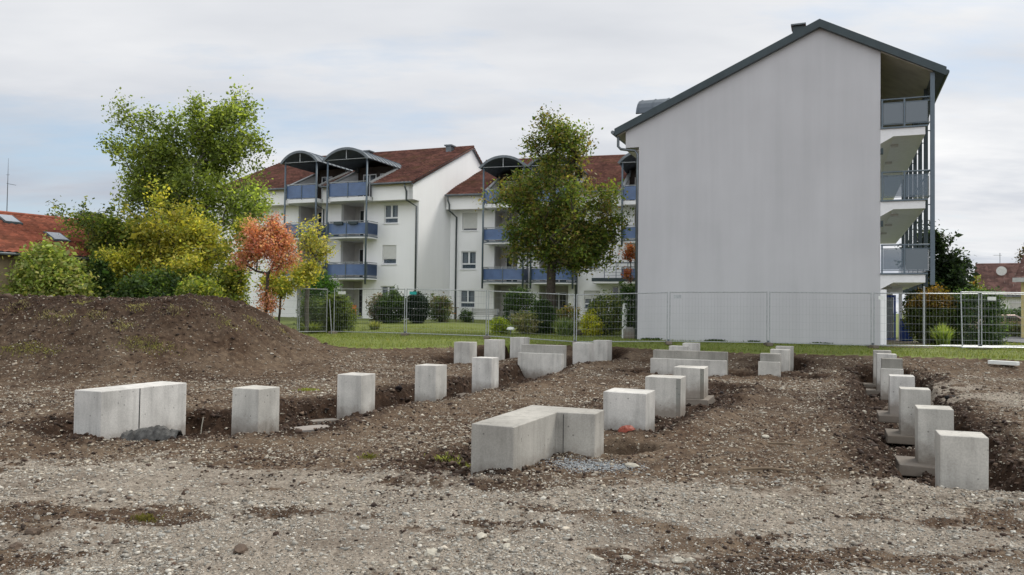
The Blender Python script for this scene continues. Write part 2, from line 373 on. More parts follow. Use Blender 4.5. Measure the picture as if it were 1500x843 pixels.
def terrain(x, y, detail=True, full=False):
    x = np.asarray(x, float); y = np.asarray(y, float)
    d = y-edge(x)-.35*fbm(x*.9, y*.0+3.3, 21)-.12*fbm(x*4, y*4, 22)
    z = -.40-.05*sm(9, 12, y)-.04*sm(12, 17, y)-.09*sm(17, 25, y)
    z = z+.05*np.exp(-(((x-.8)/2.2)**2+((y-8.3)/1.3)**2))+.07*np.exp(-(((x-2.4)/1.5)**2+((y-11.3)/1.5)**2))
    z = z+.05*fbm(x*.35, y*.35, 31)+.03*fbm(x*1.1, y*1.1, 32)
    # right-hand spoil: a low rough bank between the right row and the edge of the picture
    z = z+.20*np.exp(-(((x-(7.2+.38*(y-9)))/1.1)**2))*sm(8.8, 11, y)*(1-sm(19, 25, y))
    z = z-.10*np.exp(-(((x+4.9)/1.3)**2+((y-9.4)/.9)**2))
    z = z+.30*sm(-3.2, -.25, d)
    z = z+.10*np.exp(-(((x-4.4)/1.6)**2+((y-6.9)/.75)**2))
    # heap of topsoil at the left
    mx = (x+17.0)/11.6; my = (y-24.3)/6.6
    nz_ = .05*fbm(x*.5, y*.5, 41)+.02*fbm(x*2, y*2, 45)
    m = (1-sm(.66, .96, np.abs(mx)+nz_))*(1-sm(.32, 1.0, np.abs(np.where(my < 0, my, my*.8))+nz_))
    z = z+m*(1.90+.12*fbm(x*.45, y*.45, 42)+.17*fbm(x*1.3, y*1.3, 43)+.06*np.abs(fbm(x*4, y*4, 44)))
    z = z+.22*np.exp(-(((x+6.0)/2.6)**2+((y-23)/2.2)**2))       # foot of the heap, gravelly
    tb = np.zeros_like(x)
    for (a, b, w, zf) in T:
        dd = segd(x, y, a, b)+.16*fbm(x*1.7+a[0], y*1.7, 51)+.05*fbm(x*7, y*7, 52)
        k = 1-sm(w*.80, w+.18, dd)
        z = np.where(zf < z, z*(1-k)+(zf+.03*fbm(x*2, y*2, 53))*k, z)
        k2 = np.exp(-((dd-w-.55)/.22)**2)
        z = z+.055*k2
        tb = np.maximum(tb, 1-sm(w+.12, w+.75, dd+.2*fbm(x*1.1, y*1.1, 57)))
    # hole with the orange thing
    hx, hy = HOLE; dd = np.hypot((x-hx)/.62, (y-hy)/.55)+.15*fbm(x*3, y*3, 55); z = z-.34*(1-sm(.45, 1.0, dd))
    zl = -.17+.17*sm(0, 2.6, d)+(.40-.55*sm(5, 17, x))*sm(3, 26, d)
    k = sm(-.32, .14, d); soilness = 1-k
    if detail:
        gmk = gravel_mask(x, y); rough = soilness*(1-.15*gmk)
        n1 = fbm(x*4.2, y*4.2, 61, 4); n2 = fbm(x*13, y*13, 62, 3); n3 = vn(x*34, y*34, 63)-.5
        tm = np.maximum(tb, m); z = z+rough*((.028+.06*tm)*n1+(.016+.038*tm)*np.abs(n2)+(.014+.016*tm)*n3)
        z = z+rough*m*.10*(np.abs(fbm(x*1.6, y*.5, 68))-.3)
        ca = x*v3[1]-y*v3[0]                                   # tracks left by the digger
        tr = sm(.1, .5, fbm(x*.4, y*.4, 65)+.15)*rough
        z = z+tr*.05*(np.abs(np.sin(ca*4.2+1.2*fbm(x*.6, y*.6, 66)))**.7-.5)
        z = z+soilness*.05*gmk*(np.abs(fbm(x*.35+2, y*1.7+.25*x, 69))-.3)
        zl = zl+.02*fbm(x*3, y*3, 67)
    if full: return z*(1-k)+zl*k, k, d, np.clip(np.maximum(tb, m), 0, 1), m
    return z*(1-k)+zl*k, k, d
HOLE = tuple(atz(905, 662, -.45)[:2])
def gz(x, y): return float(terrain(np.array([x]), np.array([y]))[0][0])
def gzl(x, y): return float(terrain(np.array([x]), np.array([y]), False)[0][0])
def hit(px, py):                 # where the view ray first meets the ground
    d = ray(px, py); t = 3*1.004**np.arange(900); X_, Y_, Z_ = d[0]*t, d[1]*t, CZ+d[2]*t
    b = np.where(Z_ < terrain(X_, Y_, False)[0])[0]; i = b[0] if len(b) else 500
    return np.array([X_[i], Y_[i], Z_[i]])
# fan-shaped grid: cells grow with distance
ys = [2.4]
while ys[-1] < 37: ys.append(ys[-1]*1.0046)
while ys[-1] < 130: ys.append(ys[-1]*1.03)
while ys[-1] < 1500: ys.append(ys[-1]*1.25)
ys = np.array(ys)
ss = np.concatenate([np.linspace(-2.2, -.86, 60)[:-1], np.linspace(-.86, .86, 1180), np.linspace(.86, 2.2, 60)[1:]])
SS, YY = np.meshgrid(ss, ys); XX = SS*YY
ZZ, KK, DD, TB, MM = terrain(XX, YY, True, True)
far = sm(60, 140, YY); ZZ = ZZ*(1-far)+(-.1)*far
GM = gravel_mask(XX, YY)
nr, nc = XX.shape
V = np.stack([XX, YY, ZZ], -1).reshape(-1, 3)
idx = np.arange(nr*nc).reshape(nr, nc)
Q = np.stack([idx[:-1, :-1], idx[:-1, 1:], idx[1:, 1:], idx[1:, :-1]], -1)
lawnf = (KK[:-1, :-1] > .5)
def sub(name, mask, mat, kind='structure'):
    f = Q[mask]; us, inv = np.unique(f, return_inverse=True)
    o = npmesh(name, V[us], inv.reshape(f.shape), mat, None, True, {'gravel': GM.ravel()[us], 'darkened': DARKENED.ravel()[us]}); o['kind'] = kind; return o
DARKENED = np.clip(np.maximum(TB, .55*sm(-.05, .45, fbm(XX*.35, YY*.5, 58))), 0, 1)  # soil colour darker along trenches and on the heap, plus random patches
def soilmat():
    t = NT('soil_and_gravel'); co = t.coord(kind='World')
    g = t.N('ShaderNodeAttribute', attribute_name='gravel').outputs['Fac']; dp = t.N('ShaderNodeAttribute', attribute_name='darkened').outputs['Fac']
    n1 = t.noise(co, .9, 6, .65); n2 = t.noise(co, 7, 6, .7); n3 = t.noise(co, 38, 4, .7)
    soil = t.ramp(n2, [(.28, (.032, .019, .012, 1)), (.5, (.092, .062, .042, 1)), (.72, (.21, .16, .112, 1))])
    soil = t.mix(t.ramp(n1, [(.38, .05), (.60, .6)]), soil, t.ramp(n2, [(.3, (.13, .10, .075, 1)), (.7, (.27, .225, .17, 1))]))
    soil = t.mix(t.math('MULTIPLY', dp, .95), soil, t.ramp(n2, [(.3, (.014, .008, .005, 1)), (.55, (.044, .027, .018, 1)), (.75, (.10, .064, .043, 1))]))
    vo = t.N('ShaderNodeTexVoronoi'); vo.inputs['Scale'].default_value = 26; t.L(co, vo.inputs['Vector'])
    spk = t.ramp(vo.outputs['Distance'], [(.14, 1.), (.22, 0.)]); sel = t.ramp(t.noise(co, 11, 3), [(.52, 0.), (.6, .8)])
    soil = t.mix(t.math('MULTIPLY', spk, sel), soil, (.33, .29, .23, 1))
    gr = t.ramp(n2, [(.25, (.17, .15, .12, 1)), (.45, (.34, .315, .275, 1)), (.75, (.49, .46, .41, 1))])
    gr = t.mix(t.ramp(n3, [(.35, .6), (.55, 0.)]), gr, (.11, .095, .08, 1))
    vg = t.N('ShaderNodeTexVoronoi'); vg.inputs['Scale'].default_value = 40; t.L(co, vg.inputs['Vector'])
    gr = t.mix(.4, gr, t.mix(1., gr, t.ramp(vg.outputs['Color'], [(0., .5), (1., 1.5)]), 'MULTIPLY'))
    gr = t.mix(t.ramp(n1, [(.47, 0.), (.70, .8)]), gr, (.13, .105, .085, 1))
    gg = t.ramp(t.math('ADD', g, t.math('MULTIPLY', t.math('SUBTRACT', n2, .5), 1.3)), [(.35, 0.), (.65, 1.)])
    t.base(t.mix(1., t.mix(gg, soil, gr), (.82, .765, .705, 1), 'MULTIPLY')); t.b.inputs['Roughness'].default_value = .95; t.b.inputs['Specular IOR Level'].default_value = .12
    t.bump(t.math('ADD', t.math('MULTIPLY', n2, .6), t.math('ADD', n3, t.math('MULTIPLY', spk, .3))), .8, .03)
    return t.m
def lawnmat():
    t = NT('lawn_grass'); co = t.coord(kind='World'); n1 = t.noise(co, .5, 4); n2 = t.noise(co, 9, 5, .7); 
    a = t.ramp(n2, [(.3, (.06, .08, .012, 1)), (.55, (.14, .175, .026, 1)), (.78, (.23, .24, .05, 1))])
    a = t.mix(t.ramp(n1, [(.42, 0.), (.65, .55)]), a, (.145, .165, .045, 1))
    t.base(a); t.bump(n2, .8, .03); return t.m
M['soil'] = soilmat(); M['lawn'] = lawnmat()
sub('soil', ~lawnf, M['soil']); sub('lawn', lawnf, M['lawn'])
g = MB().add([(-1500, -1500, -1.6), (1500, -1500, -1.6), (1500, 3000, -1.6), (-1500, 3000, -1.6)], [(0, 1, 2, 3)])
g.add([(-60, -60, -.43), (60, -60, -.43), (60, 2.5, -.43), (-60, 2.5, -.43)], [(0, 1, 2, 3)])
o = g.build('ground', M['soil']); o['kind'] = 'structure'
# ------------------------------------------------------------------ stones and clods
def ico():
    p = (1+5**.5)/2
    v = np.array([(-1,p,0),(1,p,0),(-1,-p,0),(1,-p,0),(0,-1,p),(0,1,p),(0,-1,-p),(0,1,-p),(p,0,-1),(p,0,1),(-p,0,-1),(-p,0,1)])/math.hypot(1, p)
    f = np.array([(0,11,5),(0,5,1),(0,1,7),(0,7,10),(0,10,11),(1,5,9),(5,11,4),(11,10,2),(10,7,6),(7,1,8),(3,9,4),(3,4,2),(3,2,6),(3,6,8),(3,8,9),(4,9,5),(2,4,11),(6,2,10),(8,6,7),(9,8,1)])
    return v, f
IV, IF = ico()
def scatter(name, X, Y, size, colfn, mat, kind='stuff', flat=.6, sink=.25, label=None, cat=None):
    n = len(X); Z = terrain(X, Y)[0]
    a = RNG.uniform(0, 2*math.pi, n); ca, sa = np.cos(a), np.sin(a)
    vv = IV[None]*(1+RNG.normal(0, .27, (n, 12, 1)))+RNG.normal(0, .12, (n, 12, 3))
    sc = np.stack([size*RNG.uniform(.8, 1.35, n), size*RNG.uniform(.6, 1., n), size*flat*RNG.uniform(.6, 1.2, n)], -1)
    vv = vv*sc[:, None]
    x = vv[..., 0]*ca[:, None]-vv[..., 1]*sa[:, None]; y = vv[..., 0]*sa[:, None]+vv[..., 1]*ca[:, None]
    VV = np.stack([x+X[:, None], y+Y[:, None], vv[..., 2]+(Z+size*flat*(.5-sink))[:, None]], -1).reshape(-1, 3)
    FF = (IF[None]+(np.arange(n)*12)[:, None, None]).reshape(-1, 3)
    C = np.repeat(colfn(n, X, Y), 12, 0)
    o = npmesh(name, VV, FF, mat, cols=C); tag(o, label, cat, kind=kind); return o
def in_pier(X, Y):
    bad = np.zeros(len(X), bool)
    for (px, py, w, d, zb) in PIERS:
        du = (X-px)*u3[0]+(Y-py)*u3[1]; dv = (X-px)*v3[0]+(Y-py)*v3[1]; bad |= (abs(du) < w/2+.02) & (abs(dv) < d/2+.02)
    return bad
def fanpts(n, y0, y1, p=1.0, s=.86):
    n = int(n*1.17)
    Yv = (y0**(1-p)+RNG.uniform(0, 1, n)*(y1**(1-p)-y0**(1-p)))**(1/(1-p)) if p != 1 else y0*(y1/y0)**RNG.uniform(0, 1, n)
    return RNG.uniform(-s, s, n)*Yv, Yv
def pal(cols, jit=.18):
    cols = np.array(cols)
    def fn(n, X, Y):
        c = cols[RNG.integers(0, len(cols), n)]; return np.clip(.86*c*(1+RNG.normal(0, jit, (n, 1))), .01, .8)
    return fn
GREY = [(.42,.395,.34), (.34,.32,.275), (.54,.51,.44), (.25,.22,.18), (.48,.43,.35), (.38,.37,.33)]
PALE = [(.40,.35,.27), (.50,.46,.38), (.24,.20,.155), (.33,.28,.22)]
DIRT = [(.055,.034,.024), (.085,.056,.04), (.13,.09,.062), (.04,.026,.018)]
X, Y = fanpts(90000, 3.9, 10.5, 1.0); g = gravel_mask(X, Y)
cl = fbm(X*.9, Y*.9, 71)+.5*fbm(X*3, Y*3, 72)
k = (RNG.uniform(0, 1, len(X)) < g*(.15+1.1*sm(-.35, .45, cl))) & ~in_pier(X, Y); X, Y = X[k], Y[k]
sz = np.minimum(RNG.lognormal(math.log(.0068), .5, len(X)), .03)*(1+.6*sm(.2, .7, fbm(X*.6, Y*.9, 73)))
scatter('gravel', X, Y, sz, pal(GREY), M['pebble'])
X, Y = fanpts(120000, 6.5, 27.5, 1.0); d = Y-edge(X); tb_ = terrain(X, Y, False, True)[3]; k = (RNG.uniform(0, 1, len(X)) < .8-.66*tb_) & (d < -.3) & ~in_pier(X, Y) & (RNG.uniform(0, 1, len(X)) < .25+.9*sm(-.2, .45, fbm(X*.5, Y*.5, 74)+.3*fbm(X*2, Y*2, 75))); X, Y = X[k], Y[k]
sz = np.minimum(RNG.lognormal(math.log(.009), .45, len(X)), .04)*(.5+Y/18)
scatter('scattered_stones', X, Y, sz, pal(PALE), M['pebble'])
X, Y = fanpts(60000, 3.9, 27, 1.0); d = Y-edge(X); g = gravel_mask(X, Y); tb_ = terrain(X, Y, False, True)[3]
k = (d < -.2) & ~in_pier(X, Y) & (RNG.uniform(0, 1, len(X)) < (1-.92*g)*(.25+.7*sm(-.3, .4, fbm(X*.8, Y*.8, 76))+.5*tb_)+.9*g*sm(.25, .55, fbm(X*.9, Y*1.6, 77))); X, Y = X[k], Y[k]
sz = np.minimum(RNG.lognormal(math.log(.012), .5, len(X)), .036)*(.8+Y/30)*(.75+.5*tb_[k])
scatter('soil_clods', X, Y, sz, pal(DIRT, .25), M['pebble'], flat=.7)
# small pale chips of limestone mixed through all the dug earth
X, Y = fanpts(75000, 8.5, 29.5, .6); d = Y-edge(X); k = (d < -.15) & ~in_pier(X, Y) & (RNG.uniform(0, 1, len(X)) < .25+.8*sm(-.3, .4, fbm(X*.7, Y*.7, 80))); X, Y = X[k], Y[k]
scatter('limestone_chips', X, Y, np.minimum(RNG.lognormal(math.log(.0058), .5, len(X)), .024)*(.6+Y/20), pal([(.50,.46,.37), (.40,.36,.29), (.30,.255,.20)]), M['pebble'])
# heavier lumps where the earth was dug or tipped
X, Y = fanpts(26000, 7.5, 30, 1.0); tb_ = terrain(X, Y, False, True)[3]; d = Y-edge(X)
k = (d < -.25) & ~in_pier(X, Y) & (RNG.uniform(0, 1, len(X)) < tb_*(.15+.9*sm(-.2, .4, fbm(X*1.1, Y*1.1, 79)))); X, Y = X[k], Y[k]
scatter('earth_lumps', X, Y, np.minimum(RNG.lognormal(math.log(.034), .5, len(X)), .13)*(.33+.67*sm(9, 20, Y)), pal([(.045,.027,.018), (.07,.045,.031), (.10,.068,.048)], .25), M['pebble'], flat=.7, sink=.55)
# finer crumbs close to the camera
X, Y = fanpts(60000, 3.9, 7.2, 1.0); k = RNG.uniform(0, 1, len(X)) < .5+.5*sm(-.3, .3, fbm(X*2, Y*2, 78)); X, Y = X[k], Y[k]
scatter('grit', X, Y, np.minimum(RNG.lognormal(math.log(.0048), .35, len(X)), .012), pal(GREY+[(.14,.12,.095), (.10,.08,.065)]), M['pebble'])
# single larger stones and lumps
def rock(name, px, py, r, label, cat, mat, group=None, fl=.62, seed=0):
    p = hit(px, py)
    r = r*.75; rg = np.random.default_rng(seed+int(px)); v, f = IV.copy(), IF
    # one subdivision, then dents
    vs = list(map(tuple, v)); cache = {}; nf = []
    def mid(a, b):
        kk = (min(a, b), max(a, b))
        if kk not in cache:
            mm = (np.array(vs[a])+np.array(vs[b]))/2; vs.append(tuple(mm/np.linalg.norm(mm))); cache[kk] = len(vs)-1
        return cache[kk]
    for a, b, c in f:
        ab, bc, ca_ = mid(a, b), mid(b, c), mid(c, a); nf += [(a, ab, ca_), (b, bc, ab), (c, ca_, bc), (ab, bc, ca_)]
    v = np.array(vs); v = v*(1+rg.normal(0, .13, (len(v), 1))); sc = np.array([1.25, .8, fl])*r*rg.uniform(.85, 1.15, 3); a = rg.uniform(0, 6.28)
    v = v*sc; v = np.stack([v[:, 0]*math.cos(a)-v[:, 1]*math.sin(a), v[:, 0]*math.sin(a)+v[:, 1]*math.cos(a), v[:, 2]+r*fl*.55], -1)
    b = MB().add(v, nf); o = b.build(name, mat); o.location = (p[0], p[1], gz(p[0], p[1])-.01); return tag(o, label, cat, group)
for i, (px, py, r) in enumerate([(706, 786, .055), (741, 790, .04), (742, 803, .045), (722, 795, .035), (630, 815, .06), (653, 833, .045), (607, 829, .035), (868, 817, .05), (878, 822, .035), (918, 826, .045), (994, 826, .05), (548, 826, .03), (578, 833, .03), (765, 806, .035)]):
    rock('stone', px, py, r, 'pale rounded stone lying loose on the grey gravel in the foreground', 'stone', M['stone'], 'loose pale stones in the foreground gravel', seed=i)
rock('stone', 926, 684, .075, 'pale yellowish stone just right of the blue-grey gravel patch by the angled block', 'stone', M['stone'])
rock('stone', 1264, 603, .11, 'flat pale stone on the soil left of the right row of piers', 'stone', M['stone'], fl=.35)
rock('stone', 1121, 645, .06, 'small pale stone on the brown soil in front of the group of three piers', 'stone', M['stone'])
rock('stone', 1018, 822, .05, 'reddish stone low in the foreground, right of centre', 'stone', M['stone_brown'])
rock('stone', 1011, 823, .04, 'pink-grey stone low in the foreground beside the reddish one', 'stone', M['stone'])
rock('clod', 48, 785, .075, 'large dark clod of earth at the lower left of the gravel', 'clod', M['stone_brown'])
rock('clod', 24, 802, .06, 'dark clod of earth in the bottom left corner', 'clod', M['stone_brown'])
rock('clod', 170, 796, .04, 'small dark pointed clod left of centre in the foreground gravel', 'clod', M['stone_brown'])
rock('clod', 352, 808, .07, 'dark clod among larger stones near the bottom edge', 'clod', M['stone_brown'])
rock('clod', 1083, 784, .055, 'dark clod on the right foreground gravel', 'clod', M['stone_brown'])
rock('clod', 776, 740, .035, 'small round dark clod alone on the middle gravel', 'clod', M['stone_brown'])
rock('stone', 261, 632, .17, 'brown boulder half covered with soil against the long left wall block', 'stone', M['stone_brown'], fl=.6)
rock('stone', 240, 634, .13, 'brown stone under the membrane against the long left wall block', 'stone', M['stone_brown'], fl=.6)
# crumpled grey membrane against the left wall
p = atz(224, 640, -.42); n = 22; gx, gy = np.meshgrid(np.linspace(-.36, .34, n), np.linspace(-.14, .14, 12))
zz = .09+.09*np.abs(fbm(gx*7, gy*11, 81))+.03*fbm(gx*25, gy*25, 82)+.07*np.exp(-((gx-.05)/.2)**2)-.14*np.abs(gy/.14)**3
bb = MB(); vs_ = np.stack([gx, gy, zz], -1).reshape(-1, 3)
bb.add(list(vs_)+[tuple(q-np.array([0, 0, .012])) for q in vs_], [(j*n+i, j*n+i+1, (j+1)*n+i+1, (j+1)*n+i) for j in range(11) for i in range(n-1)]+[(264+j*n+i, 264+(j+1)*n+i, 264+(j+1)*n+i+1, 264+j*n+i+1) for j in range(11) for i in range(n-1)])
o = bb.build('membrane', M['tarp']); o.location = (p[0], p[1], gz(p[0], p[1])+.02); tag(o, 'crumpled grey membrane lying against the foot of the long left wall block', 'sheet')
# stick, wire loop, planks
def on(px, py, z0=-.4):
    p = hit(px, py)
    return np.array([p[0], p[1], gz(p[0], p[1])])
p = on(294, 634); o = MB().tube([(0, 0, -.05), (.01, 0, .1), (.03, .01, .25)], .008).build('stick', M['stone']); o.location = p; tag(o, 'thin pale stick upright in the trench beside the long left wall block', 'stick')
x, y, w, d, zb = PIERS[3]; c = off((x, y), w/2+.05, -d/2+.15)
o = MB().tube([(.0, .1, .0), (.02, .05, .14), (.02, -.05, .17), (.0, -.22, .13), (-.02, -.26, .02)], .012).build('wire_loop', M['rub'], smooth=True); o.location = (c[0], c[1], gz(*c)+.05); tag(o, 'short black cable loop sticking from the soil at the foot of a pier', 'cable')
p = on(1210, 716); a = on(1125, 692)
o = MB().tube([(-.25, .0, .02), (.0, .02, .03), (.25, -.02, .015)], [.012, .016, .01]).build('stick', M['wood']); o.location = a; tag(o, 'weathered brown stick lying at the edge between soil and gravel', 'stick')
p = on(1150, 655); o = MB().tube([(-.2, .05, .02), (0, 0, .03), (.22, -.04, .02)], .014).build('stick', M['wood']); o.location = p; tag(o, 'dark twig lying on the brown soil before the right row', 'stick')
# orange sack in the hole
hx, hy = HOLE; bb = MB()
gx, gy = np.meshgrid(np.linspace(-1, 1, 18), np.linspace(-1, 1, 12)); rr = np.clip(1-gx**2*.9-gy**2*.9, 0, 1)**.5
zz = .10*rr+.05*fbm(gx*2.2, gy*2.2, 91)*rr
vs_ = np.stack([gx*.11, gy*.08, zz*.5], -1).reshape(-1, 3); bb.add(vs_, [(j*18+i, j*18+i+1, (j+1)*18+i+1, (j+1)*18+i) for j in range(11) for i in range(17)])
o = bb.build('red_mesh_sack', M['red'], smooth=False); q = atz(912, 660, -.55); o.location = (q[0]+.05, q[1]+.1, gz(q[0]+.05, q[1]+.1)-.0); o.rotation_euler = (.2, -.35, .3); tag(o, 'crumpled orange-red sack in the hole between the angled block and the middle row', 'sack')
# heap of blue-grey gravel beside the angled block
q = on(868, 686); X = RNG.normal(q[0], .22, 2600); Y = RNG.normal(q[1]+.05, .13, 2600)
o = scatter('gravel_patch', X, Y, RNG.uniform(.005, .012, 2600), pal([(.30,.32,.33), (.24,.26,.27), (.36,.37,.37)]), M['pebble']); o['label'] = 'patch of spilled blue-grey gravel beside the angled block'; o['category'] = 'gravel'
# slabs of lean concrete in the left trench
for (a, b, lab) in (((458, 629), (.42, .20), 'flat white slab in the trench between two piers of the left row'), ((470, 618), (.28, .10), 'small white slab behind the larger one in the left trench')):
    c = atz(a[0], a[1], -.60); hw, hd = b
    poly = [(-hw*.95, -hd*.8), (-hw*.2, -hd*1.05), (hw, -hd*.9), (hw*.9, hd*.9), (hw*.1, hd), (-hw*.8, hd*.8)]
    o = MB().prism(poly, -.06, .02).build('slab', M['lean'], bevel=.01); o.location = (c[0], c[1], -.59); o.rotation_euler = (0, 0, math.pi/2-TH-.5); tag(o, lab, 'concrete slab', 'lean concrete slabs in the left trench')
# tufts of grass and moss
def tuft(px, py, rx, ry, n, h, col, label, name='grass_tuft', cat='grass tuft', group='grass tufts on the bare soil', z0=-.4, base=None):
    p = on(px, py, z0) if base is None else np.array(base)
    kind = 'stuff'
    X = RNG.normal(0, rx, n); Y = RNG.normal(0, ry, n); Z = np.array(terrain(p[0]+X, p[1]+Y)[0])
    a = RNG.uniform(0, 6.28, n); L = h*RNG.uniform(.5, 1.2, n); w = h*.07; lean = RNG.uniform(.1, .9, n)
    b0 = np.stack([X-np.sin(a)*w, Y+np.cos(a)*w, Z-p[2]-.01], -1); b1 = np.stack([X+np.sin(a)*w, Y-np.cos(a)*w, Z-p[2]-.01], -1)
    m0 = np.stack([X+np.cos(a)*L*lean*.35, Y+np.sin(a)*L*lean*.35, Z-p[2]+L*.6], -1); tp = np.stack([X+np.cos(a)*L*lean, Y+np.sin(a)*L*lean, Z-p[2]+L*(1-.4*lean)], -1)
    V_ = np.stack([b0, b1, m0, tp], 1).reshape(-1, 3); F_ = np.array([[0, 1, 2], [2, 1, 3]])[None]+(np.arange(n)*4)[:, None, None]
    c = np.repeat(np.array(col)[None]*(1+RNG.normal(0, .25, (n, 1))), 4, 0)
    o = npmesh(name, V_, F_.reshape(-1, 3), M['leaf'], cols=np.clip(c, .01, .6)); o.location = p; return tag(o, label, cat, group, kind)
MOSS = (.20, .19, .075)
tuft(40, 514, .38, .10, 500, .07, MOSS, 'flat yellowish grass sod at the left foot of the soil heap'); tuft(215, 508, .35, .12, 500, .07, MOSS, 'grass sod on the slope in the middle of the soil heap')
tuft(452, 574, .12, .08, 200, .06, (.22, .24, .05), 'bright small grass tuft between two piers of the left row'); tuft(210, 763, .05, .04, 120, .05, (.12, .11, .03), 'tiny olive moss tuft in the left foreground gravel')
tuft(540, 672, .05, .04, 90, .05, (.12, .12, .03), 'tiny moss tuft left of the angled block'); tuft(665, 680, .12, .04, 160, .05, (.22, .24, .08), 'yellow-green tuft at the left foot of the angled block')
for i, (px, py) in enumerate([(70, 462), (92, 466), (140, 463), (330, 472), (415, 487), (120, 447), (300, 447), (200, 452), (255, 458), (372, 478), (30, 450), (180, 480)]):
    tuft(px, py, .16, .12, 130, .07, (.27, .25, .12) if i % 2 else (.25, .22, .13), 'small dry grass sod on the upper slope of the soil heap', z0=1.2)
# grass blades on the near strip of the lawn: nobody could count them
n = 90000; Y = 26+RNG.uniform(0, 1, n)**1.3*17; X = RNG.uniform(-.68, .68, n)*Y; Z, K, D = terrain(X, Y); k = (D > .02) & (K > .5)
X, Y, Z, D = X[k], Y[k], Z[k], D[k]; n = len(X); a = RNG.uniform(0, 6.28, n); L = RNG.uniform(.04, .10, n)*np.where(D < .5, 1.7, 1); w = .008
V_ = np.stack([np.stack([X-np.sin(a)*w, Y+np.cos(a)*w, Z], -1), np.stack([X+np.sin(a)*w, Y-np.cos(a)*w, Z], -1), np.stack([X+np.cos(a)*L*.6, Y+np.sin(a)*L*.6, Z+L], -1)], 1).reshape(-1, 3)
gc = np.array([(.09,.125,.022), (.15,.19,.035), (.22,.23,.07), (.25,.22,.09)])[RNG.choice(4, n, p=[.35, .4, .18, .07])]
o = npmesh('grass', V_, np.arange(n*3).reshape(-1, 3), M['leaf'], cols=np.repeat(gc, 3, 0)); o['kind'] = 'stuff'
# ------------------------------------------------------------------ roofs with real tile courses
def tiled_slope(name, mat, parent, x0, x1, P0, P1, th=.10, wave=.30, row=.36, amp=.05, yz=True):
    """roof plane between eave point P0 (y,z) and top point P1 (y,z), from x0 to x1 in local space"""
    L = math.hypot(P1[0]-P0[0], P1[1]-P0[1]); dy, dz = (P1[0]-P0[0])/L, (P1[1]-P0[1])/L; ny, nz = -dz, dy
    if nz < 0: ny, nz = -ny, -nz
    nx = max(2, int(abs(x1-x0)/wave*4)+1); xs = np.linspace(x0, x1, nx); nrw = max(1, int(L/row)); t = []
    for i in range(nrw): t += [(i*L/nrw, .035), ((i+.999)*L/nrw, -.02)]
    tv = np.array([a for a, b in t]); hv = np.array([b for a, b in t])
    XX_, TT = np.meshgrid(xs, tv); HH = np.repeat(hv[:, None], nx, 1)+amp*np.abs(np.sin(XX_*math.pi/wave))
    V_ = np.stack([XX_, P0[0]+TT*dy+HH*ny, P0[1]+TT*dz+HH*nz], -1).reshape(-1, 3)
    ix = np.arange(len(tv)*nx).reshape(len(tv), nx); Fq = np.stack([ix[:-1, :-1], ix[:-1, 1:], ix[1:, 1:], ix[1:, :-1]], -1).reshape(-1, 4)
    n0 = len(V_); a0, b0 = (P0[0]-ny*th, P0[1]-nz*th), (P1[0]-ny*th, P1[1]-nz*th)
    ext = np.array([(x0, *P0), (x1, *P0), (x1, *P1), (x0, *P1), (x0, *a0), (x1, *a0), (x1, *b0), (x0, *b0)], float)
    ef = np.array([(4,7,6,5),(0,4,5,1),(1,5,6,2),(2,6,7,3),(3,7,4,0)])+n0
    return npmesh(name, np.concatenate([V_, ext]), np.concatenate([Fq, ef]), mat, parent)
def wall_open(x0, x1, y0, y1, z0, z1, holes):
    """a wall slab with real openings; holes = (xa, xb, za, zb)"""
    xs = sorted({x0, x1, *[h[0] for h in holes], *[h[1] for h in holes]}); zs = sorted({z0, z1, *[h[2] for h in holes], *[h[3] for h in holes]})
    V_ = []; Fc = []; ids = {}
    def vid(i, j, k):
        kk = (i, j, k)
        if kk not in ids: ids[kk] = len(V_); V_.append((xs[i], (y0, y1)[k], zs[j]))
        return ids[kk]
    nx, nz = len(xs)-1, len(zs)-1
    solid = [[not any(h[0]-1e-6 <= (xs[i]+xs[i+1])/2 <= h[1] and h[2] <= (zs[j]+zs[j+1])/2 <= h[3] for h in holes) and x0 <= (xs[i]+xs[i+1])/2 <= x1 and z0 <= (zs[j]+zs[j+1])/2 <= z1 for j in range(nz)] for i in range(nx)]
    S_ = lambda i, j: 0 <= i < nx and 0 <= j < nz and solid[i][j]
    for i in range(nx):
        for j in range(nz):
            if not S_(i, j): continue
            Fc.append((vid(i,j,0), vid(i+1,j,0), vid(i+1,j+1,0), vid(i,j+1,0))); Fc.append((vid(i,j,1), vid(i,j+1,1), vid(i+1,j+1,1), vid(i+1,j,1)))
            if not S_(i-1, j): Fc.append((vid(i,j,0), vid(i,j+1,0), vid(i,j+1,1), vid(i,j,1)))
            if not S_(i+1, j): Fc.append((vid(i+1,j,0), vid(i+1,j,1), vid(i+1,j+1,1), vid(i+1,j+1,0)))
            if not S_(i, j-1): Fc.append((vid(i,j,0), vid(i,j,1), vid(i+1,j,1), vid(i+1,j,0)))
            if not S_(i, j+1): Fc.append((vid(i,j+1,0), vid(i+1,j+1,0), vid(i+1,j+1,1), vid(i,j+1,1)))
    return V_, Fc
